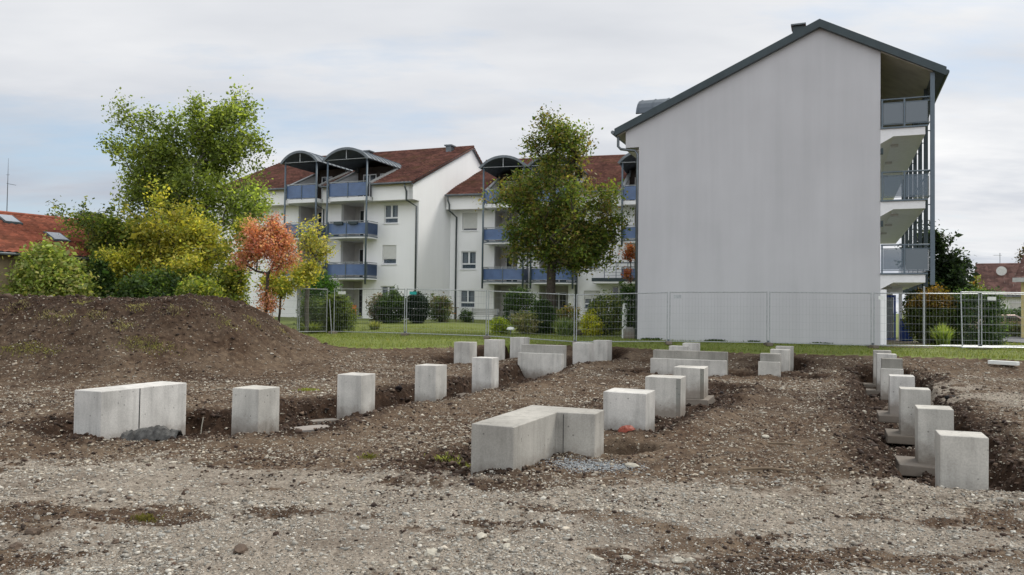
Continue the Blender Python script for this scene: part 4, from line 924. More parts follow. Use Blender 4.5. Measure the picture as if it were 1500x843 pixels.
dh = MB(); dc = (1.45, -1.75, zrE-.62); n = 16; ring = [(dc[0]+.38*math.cos(2*math.pi*i/n), dc[1]-.35, dc[2]+.38*math.sin(2*math.pi*i/n)) for i in range(n)]
dh.add(ring+[(dc[0], dc[1]-.22, dc[2])], [(i, (i+1) % n, n) for i in range(n)]+[tuple(range(n))]); dh.tube([(dc[0], dc[1]-.2, dc[2]), (dc[0], dc[1]+.15, dc[2]-.2)], .03).build('satellite_dish', M['curtain'], hr)
a = aty(1465, 389, 67.5); an = empty('roof_antenna', (a[0], a[1], a[2]-.4), 0, 'short yagi aerial on the ridge of the brown-roofed house at the right', 'antenna', 'rooftop aerials')
MB().tube([(0, 0, 0), (0, 0, 1.45)], .025).build('mast', M['zinc'], an); b = MB().tube([(-.55, 0, 1.25), (.15, 0, 1.25)], .015, 4)
for k in range(5): b.tube([(-.5+.13*k, -.15, 1.25), (-.5+.13*k, .15, 1.25)], .01, 4)
b.build('dipole', M['zinc'], an)
# yellow house cut by the right edge
q = atz(1493, 478, 0); q = aty(1496, 478, 46)
hy = empty('house', (q[0], q[1], -.2), -.72, 'yellow rendered house of which only a corner shows at the right edge', 'house')
MB().box(0, 8, 0, 8, 0, 3.6).build('wall', M['yellow'], hy); tiled_slope('roof', M['tiles_purple'], hy, -.3, 8.3, (-.4, 3.55), (4, 5.6)); tiled_slope('roof', M['tiles_purple'], hy, -.3, 8.3, (8.4, 3.55), (4, 5.6))
MB().box(-.35, 8.3, -.45, -.38, 3.35, 3.6).build('gutter', M['curtain'], hy)
# road at the right
rp = [atz(1452, 497, .02), atz(1600, 511, .02), atz(1640, 490, .02), atz(1452, 485, .02)]
def zr(x, y): return gzl(x, y)+.05
rd = MB(); n = 14
for i in range(n+1):
    t_ = i/n; a = (1-t_)*rp[0]+t_*rp[1]; b = (1-t_)*rp[3]+t_*rp[2]; rd.v += [(a[0], a[1], zr(a[0], a[1])), (b[0], b[1], zr(b[0], b[1]))]
rd.f = [(2*i, 2*i+2, 2*i+3, 2*i+1) for i in range(n)]
o = rd.build('road', M['asphalt']); o['kind'] = 'structure'
# parked car behind the low hedge
q = aty(1471, 475, 56)
cr = empty('parked_car', (q[0]-.3, q[1], gzl(q[0], q[1])+.0), -.25, 'pale reddish-silver parked car half hidden behind the mesh at the right edge', 'car')
body = [(-2.1, .30), (-2.12, .62), (-1.95, .82), (-1.2, .92), (-.65, 1.38), (.75, 1.42), (1.5, .98), (2.05, .88), (2.15, .6), (2.12, .30)]
MB().prismy(body, -.82, .82).build('body', M['car'], cr, bevel=.08)
MB().prismy([(-1.08, .95), (-.62, 1.30), (.02, 1.34), (.02, .95)], -.835, -.815).build('side_window', M['glass'], cr); MB().prismy([(.1, .95), (.1, 1.34), (.70, 1.34), (1.25, .97)], -.835, -.815).build('side_window', M['glass'], cr)
for x in (-1.3, 1.3):
    for y in (-.8, .8):
        w = MB(); n = 18; w.prismy([(x+.31*math.cos(2*math.pi*i/n), .31+.31*math.sin(2*math.pi*i/n)) for i in range(n)], y-.1, y+.1); w_ = w.build('wheel', M['rub'], cr)
        MB().prismy([(x+.17*math.cos(2*math.pi*i/n), .31+.17*math.sin(2*math.pi*i/n)) for i in range(n)], y-.11, y+.11).build('rim', M['galv'], w_)
# ------------------------------------------------------------------ mesh fence
fp = [(488, 36), (594, 34.6), (714, 33.8), (843, 32.5), (979.5, 31.2), (1125.5, 30.2), (1278.5, 29.3), (1436, 28.9), (1600, 28.6)]
FP = [aty(px, 460, Y)[:2] for px, Y in fp]
def panel(A_, B_, label, sign=None, lean=0., gap=.05, zoff=.04, group='mesh fence panels in a row along the lawn', H=2.0, side=1):
    A_ = np.array(A_, float); B_ = np.array(B_, float); L = np.linalg.norm(B_-A_)-2*gap; d = (B_-A_)/np.linalg.norm(B_-A_); A_ = A_+d*gap
    za = gz(*A_)+zoff; zb = gz(*(A_+d*L))+zoff; rz_ = math.atan2(d[1], d[0])
    r = empty('mesh_fence', (A_[0], A_[1], za), rz_, label, 'fence panel', group); dz = zb-za
    r.rotation_euler = (lean, 0, rz_)
    f = MB().tube([(0, 0, 0), (0, 0, H)], .021, 8).tube([(L, 0, dz), (L, 0, dz+H)], .021, 8).tube([(0, 0, .06), (L, 0, dz+.06)], .019, 6).tube([(0, 0, H-.03), (L, 0, dz+H-.03)], .019, 6)
    f.build('frame', M['galv'], r)
    w = MB(); n = 30
    for i in range(1, n):
        x = L*i/n; z = dz*i/n; w.tube([(x, 0, z+.07), (x, 0, z+H-.03)], .0024, 3)
    for k in range(1, 7):
        z = H*k/7; w.tube([(0, .004, z), (L, .004, z+dz)], .0032, 3)
    w.build('wire_mesh', M['galv'], r)
    if sign:
        x, wd, m = sign; MB().box(x, x+wd, -.014, -.006, H-.26+dz*x/L, H-.13+dz*x/L).build('plate', M[m], r)
    return r
labs = ['mesh fence panel in front of the left block, right of the round green shrub', 'mesh fence panel with a teal plate, before the downpipes between the two white blocks', 'mesh fence panel in front of the two garden benches', 'mesh fence panel covering the left lower corner of the big gable', 'mesh fence panel wholly before the big gable, with a pale plate at upper left', 'mesh fence panel fully in front of the big gable, without a plate', 'mesh fence panel in front of the blue entrance door', 'mesh fence panel at the right edge before the road']
sg = [(.2, .4, 'sign_white'), (.12, .32, 'teal'), None, None, (.15, .28, 'galv'), None, (.15, .18, 'sign_white'), (.2, .3, 'sign_white')]
for i in range(8): panel(FP[i], FP[i+1], labs[i], sg[i])
def foot(p, label, rz_=0.3, L=.75):
    z = gz(*p); r = empty('concrete_weight', (p[0], p[1], z-.02), rz_, label, 'fence foot', 'concrete feet under the fence')
    b = MB().box(-.11, .11, -L/2, L/2, 0, .13).build('block', M['footing'], r, bevel=.02)
    MB().tube([(0, 0, .12), (0, 0, .2)], .05, 8).build('socket', M['zinc'], r)
fl = ['concrete foot under the left end of the fence row beside the round shrub', 'concrete foot under the fence joint left of the dark round shrub', 'concrete foot under the fence joint before the left bench', 'concrete foot under the fence joint at the thick downpipe', 'concrete foot under the fence joint near the left part of the big gable', 'concrete foot under the fence joint in the middle of the big gable', 'concrete foot under the fence joint at the right corner of the big gable', 'dark concrete foot under the double posts before the hedge']
for i in range(8): foot(FP[i], fl[i], rz_=(-.1 if i < 7 else .9))
# leaning panels at the left, turning back
a = aty(480, 460, 36.3)[:2]; b = aty(437, 460, 35.2)[:2]; c = aty(398, 460, 36.6)[:2]
panel(b, a, 'mesh fence panel at the left end turning towards the soil heap, with a tilted post', None, lean=.0, group='loose mesh fence panels')
panel(c, b, 'mesh fence panel half hidden behind the foot of the soil heap', None, group='loose mesh fence panels')
q = aty(484, 493, 35.6); o = MB().tube([(0, 0, 0), (-.12, 0, 1.55)], .022, 6).build('leaning_tube', M['galv']); o.location = (q[0]+.05, q[1], gz(q[0], q[1])); tag(o, 'pale metal tube leaning beside the fence joint at the round shrub', 'tube')
# spare panel standing behind the row at the right and one lying on the grass
a = aty(1408, 460, 28.5)[:2]; b = aty(1585, 460, 28.2)[:2]; panel(a, b, 'spare mesh panel leaning against the fence row at the right edge', None, lean=-.06, group='loose mesh fence panels', H=2.05)
q = atz(1409, 517, -.1); q2 = atz(1590, 519, -.1); zz = max(gz(q[0], q[1]), gz(q2[0], q2[1]))+.09
r = empty('mesh_fence', (q[0], q[1], zz), math.atan2(q2[1]-q[1], q2[0]-q[0]), 'mesh panel lying flat on the grass at the right edge', 'fence panel', 'loose mesh fence panels')
Lq = 3.5; MB().tube([(0, 0, 0), (Lq, 0, 0)], .021, 6).tube([(0, 1.4, 0), (Lq, 1.4, 0)], .021, 6).tube([(0, 0, 0), (0, 1.4, 0)], .021, 6).tube([(Lq, 0, 0), (Lq, 1.4, 0)], .021, 6).build('frame', M['galv'], r)
w = MB()
for i in range(1, 28): w.tube([(Lq*i/28, 0, 0), (Lq*i/28, 1.4, 0)], .003, 3)
for k in range(1, 5): w.tube([(0, 1.4*k/5, 0), (Lq, 1.4*k/5, 0)], .003, 3)
w.build('wire_mesh', M['galv'], r)
q = atz(1470, 519.5, 0.02); o = MB().box(-.85*.5, .42, -.11, .11, 0, .12).build('concrete_beam', M['sign_white'], bevel=.015); o.location = (q[0], q[1], gz(q[0], q[1])+.03); o.rotation_euler = (0, 0, 2.2); tag(o, 'pale concrete fence foot lying loose on the flat mesh panel at the right', 'concrete block')
# ------------------------------------------------------------------ trees: trunk with limbs, crown of separate leaves
def leaves(C, per, spread, size, cols, rg, droop=0., flat=1.):
    """C (n,3) cluster centres -> leaf quads"""
    n = len(C)*per; c = np.repeat(C, per, 0); ci = np.repeat(np.arange(len(C)), per)
    p = c+rg.normal(0, 1, (n, 3))*np.array([spread, spread, spread*flat])
    nrm = rg.normal(0, 1, (n, 3)); nrm[:, 2] = np.abs(nrm[:, 2])+.35; nrm /= np.linalg.norm(nrm, axis=1)[:, None]
    t = np.cross(nrm, rg.normal(0, 1, (n, 3))); t /= np.linalg.norm(t, axis=1)[:, None]; t[:, 2] -= droop; b = np.cross(nrm, t)
    L = size*rg.lognormal(0, .33, n)[:, None]; W = L*.62
    V_ = np.stack([p-t*L*.5, p+b*W*.5, p+t*L*.5, p-b*W*.5], 1).reshape(-1, 3); F_ = np.arange(n*4).reshape(-1, 4)
    cols = np.array(cols, float); k1 = rg.uniform(0, 1, len(C)); cc = cols[(np.clip(k1[ci]+rg.normal(0, .22, n), 0, .999)*len(cols)).astype(int)]
    cc = np.clip(cc*1.5*(1+rg.normal(0, .2, (n, 1)))*(1+rg.normal(0, .15, len(C))[ci][:, None]), .004, .8)
    return V_, F_, np.repeat(cc, 4, 0)
def tree(name, label, cat, base, Y, lobes, ncl, per, leaf, spread, cols, r0, seed, bark='bark', group='garden trees', stems=1, gaps=.35, trunk_top=None, colfn=None, hollow=.25, kd=12):
    rg = np.random.default_rng(seed); bp = aty(base[0], base[1], Y); bz = gz(bp[0], bp[1]); O = np.array([bp[0], bp[1], bz])
    LB = []; k = Y/F
    for (cx, cy, rx, ry, *dy) in lobes:
        c = aty(cx, cy, Y+(dy[0] if dy else 0)); LB.append((c-O, rx*k, ry*k))
    vol = np.array([a*a*b for _, a, b in LB]); vol_abs = vol.sum()*4.19*.6; vol /= vol.sum(); C = []
    K_ = max(10, ncl//kd, 3*len(LB)); CC = []; CR = []
    while len(CC) < K_:
        i = len(CC)//2 if len(CC) < 2*len(LB) else rg.choice(len(LB), p=vol**.75/(vol**.75).sum()); c, a, b = LB[i]; d = rg.normal(0, 1, 3); d /= np.linalg.norm(d); r = rg.uniform(hollow*.6, 1)**.5*(.75+.4*rg.uniform())
        CC.append(c+d*r*np.array([a, a*.85, b])); CR.append(rg.uniform(.55, 1.15))
    CC = np.array(CC); CR = np.array(CR); cr0 = (vol_abs/K_)**(1/3)*.52; CK = []
    while len(C) < ncl:
        j = rg.integers(0, K_); o_ = CC[j]-np.array([0, 0, CC[:, 2].min()]); o_[2] *= .6; o_ /= np.linalg.norm(o_)+1e-6
        q = CC[j]+rg.normal(0, .55, 3)*cr0*CR[j]*np.array([1, 1, .7])+o_*rg.normal(0, .65)*cr0*CR[j]
        C.append(q); CK.append(j)
    while False:
        i = rg.choice(len(LB), p=vol); c, a, b = LB[i]; d = rg.normal(0, 1, 3); d /= np.linalg.norm(d); r = rg.uniform(hollow, 1)**.45*(.62+.62*vn(d[0]*1.9+i*3.1+9, d[2]*1.9+d[1]*1.3+5, seed+3))
        q = c+d*r*np.array([a, a*.85, b])
        s = 1.1/(spread*2.2)
        if vn(q[0]*s*.6+q[2]*s*.45, q[1]*s*.6-q[2]*s*.5+7, seed) < gaps*rg.uniform(.7, 1.3): continue
        C.append(q)
    C = np.array(C)
    # skeleton
    top = trunk_top or max(c[2]+.55*b for c, a, b in LB); nodes = []; par = []
    cx = np.average([c[0] for c, *_ in LB], weights=vol); cy = np.average([c[1] for c, *_ in LB], weights=vol)
    for s in range(stems):
        ox, oy = (rg.normal(0, .12, 2) if stems > 1 else (0, 0)); ex = cx*.8+(rg.normal(0, 1.) if stems > 1 else 0); ey = cy*.8+(rg.normal(0, .6) if stems > 1 else 0); n = 11; last = -1
        for i in range(n):
            t_ = i/(n-1); nodes.append(np.array([ox+ex*t_**1.3+.07*math.sin(i*1.9+s)*top*.05, oy+ey*t_**1.3, top*t_-(.15 if i == 0 else 0)])); par.append(last); last = len(nodes)-1
    order = np.argsort(np.linalg.norm(C-np.array([0, 0, top*.35]), axis=1)); tips = []
    for j in order:
        c = C[j]; Nn = np.array(nodes); dv = c-Nn; dist = np.linalg.norm(dv, axis=1); hor = np.hypot(dv[:, 0], dv[:, 1])
        cost = dist+1.3*np.maximum(0, Nn[:, 2]-c[2]+.35*hor)+(Nn[:, 2] < top*.16)*50
        a = int(np.argmin(cost)); st = max(1, min(4, int(dist[a]/.45))); last = a; p0 = nodes[a]
        for q in range(1, st+1):
            t_ = q/st; pp = p0+(c-p0)*t_+np.array([0, 0, -.10*dist[a]*math.sin(math.pi*t_)])+rg.normal(0, .03*dist[a], 3)*(q < st); nodes.append(pp); par.append(last); last = len(nodes)-1
        tips.append(last)
    w = np.zeros(len(nodes)); w[tips] = 1
    for i in range(len(nodes)-1, -1, -1):
        if par[i] >= 0: w[par[i]] += w[i]
    rad = r0*(w/w.max())**.5; rad = np.maximum(rad, .006)
    Nn = np.array(nodes); pi_ = np.array(par); e = np.where(pi_ >= 0)[0]; A_, B_ = Nn[pi_[e]], Nn[e]; ra, rb = np.minimum(rad[pi_[e]], rad[e]*1.5), rad[e]
    d = B_-A_; d /= np.linalg.norm(d, axis=1)[:, None]+1e-9; up = np.where(np.abs(d[:, 2:3]) < .9, np.array([[0, 0, 1.]]), np.array([[1., 0, 0]]))
    s1 = np.cross(d, up); s1 /= np.linalg.norm(s1, axis=1)[:, None]; s2 = np.cross(d, s1); K = 6; V_ = []
    for (Pp, rr) in ((A_, ra), (B_, rb)):
        for q in range(K):
            t_ = 2*math.pi*q/K; V_.append(Pp+(s1*math.cos(t_)+s2*math.sin(t_))*rr[:, None])
    V_ = np.stack(V_, 1).reshape(-1, 3); off_ = np.arange(len(e))*2*K
    Fq = np.stack([np.stack([off_+q, off_+(q+1) % K, off_+K+(q+1) % K, off_+K+q], -1) for q in range(K)], 1).reshape(-1, 4)
    root = empty(name, O, 0, label, cat, group)
    npmesh('trunk', V_, Fq, M[bark], root, True)
    LV, LF, LC_ = leaves(C, per, spread*.8, leaf, cols, rg)
    LC_ = np.clip(LC_*np.repeat((.72+.56*rg.uniform(0, 1, K_))[np.array(CK)], per*4)[:, None], .003, .8)
    if colfn: LC_ = colfn(LV, LC_, rg)
    npmesh('crown', LV, LF, M['leaf'], root, cols=LC_)
    return root
def shrub(name, label, cat, base, Y, rx, ry, n, leaf, cols, seed, group='garden shrubs', lump=.22, fill=.55, stems=5, cone=0, ryd=None, box=False, colfn=None):
    """base px, radii in pixels (half width, full height)"""
    rg = np.random.default_rng(seed); bp = aty(base[0], base[1], Y); bz = gz(bp[0], bp[1]); k = Y/F; a = rx*k; h = max(.3, aty(base[0], base[1]-ry, Y)[2]-bz); n = int(n*2.6*max(1, min(2.5, h/(ry*k)))); leaf = leaf*1.2
    m = max(12, n//14); d = rg.normal(0, 1, (m, 3)); d /= np.linalg.norm(d, axis=1)[:, None]; r = rg.uniform(fill, 1, m)**.5
    if box: d = rg.uniform(-1, 1, (m, 3)); q_ = np.abs(d).max(1)[:, None]; d = d/q_
    r = r*(1+lump*1.6*(vn(d[:, 0]*2.2+5, d[:, 2]*2.2+d[:, 1]*1.7+seed, seed)*2-1))*(1+(lump > .1)*np.abs(rg.normal(0, .10, m)))
    C = d*r[:, None]; wz = (C[:, 2]+1)/2
    sc = 1-cone*wz; C = np.stack([C[:, 0]*a*sc, C[:, 1]*(ryd or a*.85)*sc, np.clip(wz, .02, 2)*h], -1)
    root = empty(name, (bp[0], bp[1], bz), 0, label, cat, group)
    b = MB()
    for i in range(stems):
        q = C[rg.integers(0, m)]; b.tube([(q[0]*.08, q[1]*.08, -.05), (q[0]*.45, q[1]*.45, q[2]*.45), tuple(q*.9)], [.03*h+.006, .018*h+.004, .006], 5)
    b.build('stem', M['bark'], root)
    LV, LF, LC_ = leaves(C, 14, .075*math.sqrt(a*h)+.03, leaf, cols, rg)
    LV[:, 2] = np.maximum(LV[:, 2], .0)
    if colfn: LC_ = colfn(LV, LC_, rg)
    npmesh('foliage', LV, LF, M['leaf'], root, cols=LC_); return root
GRN = [(.045,.07,.018), (.07,.10,.024), (.105,.14,.034), (.15,.19,.05)]
DGR = [(.022,.044,.014), (.036,.065,.02), (.055,.09,.026)]
YEL = [(.24,.23,.045), (.33,.30,.055), (.40,.34,.07), (.17,.19,.045)]
MIX = [(.09,.13,.03), (.15,.18,.04), (.24,.25,.05), (.33,.30,.06)]
ORG = [(.38,.16,.11), (.46,.21,.16), (.30,.12,.085), (.48,.26,.20), (.24,.15,.07)]
tree('birch_tree', 'tallest light green tree at the left with thin airy crown, behind the yellow shrubs', 'tree', (262, 452), 40,
     [(224, 235, 52, 68), (300, 190, 62, 48), (265, 265, 88, 60), (345, 240, 52, 75), (330, 165, 42, 26), (205, 285, 32, 40), (250, 195, 38, 40), (350, 310, 55, 45), (250, 330, 80, 40)],
     900, 46, .145, .34, GRN[1:]+[(.22, .26, .06)], .22, 101, 'bark_pale', gaps=.33, kd=9)
tree('maple_tree', 'broad yellow-green autumn tree in front of the tall light tree at the left', 'tree', (255, 450), 36.5,
     [(245, 325, 55, 45), (210, 360, 60, 45), (290, 365, 50, 50), (240, 400, 80, 38), (305, 330, 24, 34), (165, 400, 30, 28)],
     640, 42, .13, .28, YEL+MIX[1:], .14, 102, kd=8, group='garden trees', stems=2)
tree('hazel_tree', 'dark green bushy tree between the red roofed house and the yellow tree', 'tree', (165, 450), 37,
     [(150, 345, 34, 36), (165, 395, 48, 50), (195, 350, 34, 38), (130, 330, 20, 18)], 330, 42, .13, .28, [(.09,.13,.03), (.14,.18,.04), (.20,.22,.045), (.06,.09,.025)], .11, 103, gaps=.25, stems=3)
tree('crab_apple_tree', 'dark-trunked crooked tree with sparse green leaves left of the salmon-coloured tree', 'tree', (350, 446), 35.5,
     [(335, 385, 30, 35), (350, 350, 24, 26), (315, 410, 28, 30)], 120, 36, .12, .26, MIX, .13, 104, gaps=.3, trunk_top=2.0)
tree('cherry_tree', 'salmon-orange autumn tree in front of the left block', 'tree', (388, 462), 33,
     [(398, 350, 32, 28), (385, 372, 40, 26), (415, 378, 26, 26), (400, 335, 20, 18), (370, 352, 18, 16), (392, 445, 8, 16)], 330, 40, .085, .20, ORG, .07, 105, kd=7, trunk_top=2.6)
0 and shrub('autumn_shrub', 'low orange-red leaved shrub at the foot of the salmon-coloured tree', 'shrub', (394, 468), 33, 9, 38, 420, .09, ORG[:3], 106)
tree('pear_tree', 'slender yellow-green tree just right of the salmon-coloured tree', 'tree', (408, 468), 34,
     [(415, 420, 34, 22), (440, 395, 18, 26), (395, 415, 24, 20)], 120, 40, .11, .22, YEL+MIX[:2], .05, 107, gaps=.3, trunk_top=2.4)
tree('young_birch_tree', 'sparse young tree with yellow spotted leaves before the blue balconies of the left block', 'tree', (449, 474), 36,
     [(452, 372, 20, 36), (460, 345, 22, 18), (435, 395, 20, 30), (470, 360, 14, 16)], 120, 24, .11, .22, [(.34,.30,.06), (.28,.27,.07), (.16,.19,.05), (.40,.35,.12)], .10, 108, 'bark_pale', gaps=.3)
tree('garden_tree', 'tall tree with pointed olive-brown top in the middle, in front of the middle block', 'tree', (806, 487), 40,
     [(812, 195, 26, 36), (814, 215, 36, 30), (815, 235, 52, 34), (812, 285, 72, 48), (825, 335, 76, 42), (795, 330, 58, 40), (860, 350, 38, 28), (870, 300, 38, 40), (760, 290, 30, 34), (845, 215, 28, 16), (885, 325, 24, 18), (872, 375, 16, 10), (780, 365, 34, 22), (835, 378, 44, 18), (765, 350, 26, 24), (800, 175, 10, 20)],
     980, 40, .135, .32, [(.06,.09,.02), (.085,.12,.026), (.125,.155,.032), (.055,.085,.025), (.17,.17,.04), (.14,.11,.04)], .25, 109, gaps=.34, hollow=.1, kd=8)
def tips(LV, LC_, rg): return LC_
tree('yew_tree', 'dark conifer with drooping tips right of the steel columns', 'tree', (1362, 470), 46,
     [(1362, 375, 28, 30), (1372, 410, 40, 34), (1385, 430, 28, 28), (1350, 420, 36, 40), (1402, 405, 12, 20), (1390, 382, 12, 18)], 420, 40, .20, .26, [(.010,.020,.008), (.016,.028,.012), (.024,.04,.016)], .25, 110, gaps=.12, hollow=.1)
# shrubs and hedges
shrub('tall_grass_shrub', 'light green feathery shrub in front of the red roofed house', 'shrub', (78, 442), 34, 52, 68, 4600, .13, [(.15,.20,.05), (.21,.25,.08), (.25,.24,.09), (.12,.15,.04)], 201, box=False)
shrub('laurel_shrub', 'very dark green shrub between the feathery shrub and the yellow tree', 'shrub', (142, 444), 34.5, 17, 56, 1700, .11, DGR, 202)
shrub('mixed_hedge', 'dark green undergrowth under the yellow autumn tree', 'shrub', (225, 446), 34.5, 58, 44, 3000, .11, DGR+GRN[:2], 203)
shrub('mixed_hedge', 'yellow-green undergrowth right of the yellow autumn tree', 'shrub', (315, 447), 35, 26, 28, 1200, .11, GRN[1:]+[(.2,.2,.05)], 204)
shrub('willow_shrub', 'low yellow-green shrub right on the crest of the soil heap before the yellow tree', 'shrub', (292, 445), 33.5, 26, 34, 1300, .10, MIX[:3], 205)
shrub('mixed_hedge', 'loose green undergrowth around the crooked dark trunk left of the salmon tree', 'shrub', (342, 450), 35.8, 22, 62, 1100, .10, MIX, 230, fill=.2)
shrub('garden_shrub', 'broad olive shrub standing behind the left fence joint', 'shrub', (494, 489), 37.5, 21, 58, 2400, .09, [(.08,.11,.03), (.11,.14,.035), (.055,.08,.02)], 206)
shrub('garden_shrub', 'grey-green low shrub left of the broad olive shrub', 'shrub', (462, 484), 39, 22, 44, 1600, .09, [(.09,.12,.05), (.06,.09,.035)], 207)
shrub('hedge', 'bright dark-green rounded hedge under the lower left balcony of the left block', 'shrub', (472, 472), 46, 22, 60, 2600, .10, [(.03,.07,.012), (.04,.095,.015)], 208)
shrub('rose_bush', 'loose pinkish-grey bush left of the dark green one under the left block window', 'shrub', (553, 471), 48, 14, 36, 700, .10, [(.12,.11,.09), (.07,.09,.05), (.16,.12,.11)], 209, fill=.1)
shrub('garden_shrub', 'dense dark green bush under the ground floor window of the left block', 'shrub', (575, 472), 48, 19, 42, 2400, .10, DGR+[(.05,.08,.03)], 210)
shrub('clipped_yew', 'dark clipped column-shaped shrub with a rounded top behind the teal plate', 'shrub', (611, 474), 47, 15, 44, 2600, .08, [(.010,.022,.014), (.016,.03,.018)], 211, lump=.03, fill=.75)
shrub('garden_shrub', 'loose green bush right of the dark clipped column between the downpipes', 'shrub', (645, 473), 49, 16, 38, 1300, .10, [(.06,.09,.035), (.09,.12,.05), (.14,.12,.09)], 212, fill=.2)
shrub('box_ball', 'small round dark shrub left of the garden bench', 'shrub', (683, 472), 50, 9, 16, 700, .07, DGR, 213)
shrub('garden_shrub', 'wide dark rounded bush behind the right garden bench', 'shrub', (760, 462), 50, 21, 34, 2200, .09, DGR, 214)
shrub('garden_shrub', 'upright dark green bush directly left of the middle tree trunk', 'shrub', (795, 486), 39.5, 13, 42, 1500, .09, [(.025,.05,.012), (.04,.075,.018)], 215)
shrub('golden_shrub', 'small bright yellow-green shrub behind the fence left of the grass clump', 'shrub', (733, 494), 38.5, 14, 26, 1100, .07, [(.20,.25,.03), (.28,.31,.04), (.12,.16,.03)], 216)
shrub('garden_shrub', 'loose dry-looking perennial bush between the golden shrub and the trunk', 'shrub', (768, 490), 39, 20, 32, 1100, .08, [(.10,.12,.04), (.16,.16,.07), (.20,.18,.10)], 217, fill=.2)
shrub('garden_shrub', 'rusty green perennial bush right of the middle tree trunk', 'shrub', (832, 488), 41, 17, 38, 1300, .08, [(.10,.11,.03), (.07,.09,.03), (.16,.11,.04)], 218, fill=.3)
shrub('garden_shrub', 'big mixed flowering bush left of the big gable', 'shrub', (888, 490), 38, 27, 52, 3000, .08, [(.05,.08,.025), (.09,.12,.03), (.16,.17,.05)], 219)
shrub('golden_shrub', 'bright yellow shrub at the left foot of the mixed flowering bush', 'shrub', (864, 487), 37.4, 12, 28, 900, .07, [(.36,.34,.03), (.26,.28,.04)], 220)
shrub('climbing_plant', 'dark ivy climbing beside the left edge of the big gable', 'climber', (925, 490), 35.4, 10, 62, 1500, .08, DGR, 221, box=True)
tree('climbing_plant', 'red autumn vine climbing on the terrace at the left edge of the big gable', 'climber', (925, 480), 51, [(922, 390, 8, 24), (926, 368, 5, 8), (921, 408, 7, 10)], 60, 26, .11, .16, [(.30,.09,.04), (.24,.08,.04), (.16,.09,.04)], .04, 222)
shrub('hedge', 'tall rounded hedge with a brownish top right of the entrance path', 'hedge', (1366, 505), 33.5, 36, 80, 7000, .07, [(.05,.075,.018), (.08,.09,.022), (.035,.055,.014)], 223, lump=.08,
      colfn=lambda LV, LC_, rg: np.where((LV[:, 2:3] > 1.55), LC_*np.array([[2.1, 1.05, .9]]), LC_))
shrub('hedge', 'dark green hedge directly behind the double fence posts at the right', 'hedge', (1428, 508), 33, 30, 77, 6000, .07, DGR, 224, lump=.08, box=True, ryd=.6)
shrub('hedge', 'low dark hedge between the road and the brown-roofed house', 'hedge', (1478, 478), 57, 30, 22, 2000, .10, DGR, 225, box=True, ryd=.5, lump=.05)
shrub('garden_shrub', 'low olive shrub strip along the road at the right edge', 'shrub', (1484, 484), 49, 26, 10, 700, .08, [(.08,.10,.03), (.05,.07,.02)], 226)
shrub('distant_tree', 'orange-green distant bush between the dark conifer and the brown roof', 'tree', (1424, 452), 62, 14, 46, 900, .16, [(.20,.10,.03), (.12,.12,.03), (.18,.2,.04)], 227)
shrub('distant_tree', 'bare-twigged distant tree behind the yellow house at the right edge', 'tree', (1506, 420), 70, 14, 60, 500, .16, [(.08,.05,.04), (.05,.05,.03)], 228, fill=.1)
shrub('distant_tree', 'faint distant tree crown behind the chimney of the left house', 'tree', (76, 452), 70, 22, 150, 900, .18, [(.05,.06,.03), (.08,.08,.04)], 229, fill=.1)
def blades(px, py, Y, n, h, rx, cols, label, name='ornamental_grass', w=.022, seed=1):
    rg = np.random.default_rng(seed); bp = aty(px, py, Y); bz = gz(bp[0], bp[1]); a = rg.uniform(0, 6.28, n); L = h*rg.uniform(.6, 1.15, n); s = rg.uniform(.2, 1, n)*rx; P_ = []
    for k, (t_, wz) in enumerate(((0, 1.), (.45, .9), (.8, .6), (1., .05))):
        r = s*t_**1.2; z = L*(t_-.38*t_**2.4*(s/rx)); x = np.cos(a)*r+rg.normal(0, .0, n); y = np.sin(a)*r
        P_ += [np.stack([x-np.sin(a)*w*wz, y+np.cos(a)*w*wz, z], -1), np.stack([x+np.sin(a)*w*wz, y-np.cos(a)*w*wz, z], -1)]
    V_ = np.stack(P_, 1)+np.concatenate([rg.normal(0, rx*.15, (n, 1, 2)), np.zeros((n, 1, 1))], -1); V_ = V_.reshape(-1, 3)
    F_ = (np.array([[0, 1, 3, 2], [2, 3, 5, 4], [4, 5, 7, 6]])[None]+(np.arange(n)*8)[:, None, None]).reshape(-1, 4)
    c = np.array(cols)[rg.integers(0, len(cols), n)]*(1+rg.normal(0, .15, (n, 1)))
    o = npmesh(name, V_, F_, M['leaf'], cols=np.repeat(np.clip(c, .01, .7), 8, 0)); o.location = (bp[0], bp[1], bz); return tag(o, label, 'plant', 'ornamental grasses')
blades(828, 490, 37.6, 420, 1.0, .85, [(.16,.22,.09), (.22,.28,.12), (.10,.16,.06), (.32,.36,.2)], 'arching pale-edged leaf clump behind the fence below the middle tree', seed=3)
blades(1381, 509, 31.6, 260, .95, .6, [(.26,.33,.08), (.34,.40,.13), (.18,.25,.06)], 'light green arching bamboo-like clump before the tall rounded hedge', seed=4)
blades(548, 488, 40, 200, .5, .6, [(.16,.20,.07), (.26,.26,.10)], 'low yellowish grass clump right of the broad olive shrub', seed=5)
blades(455, 489, 36.5, 220, .6, .9, [(.15,.20,.05), (.2,.24,.07)], 'low grass clump behind the angled left fence panel', seed=6)
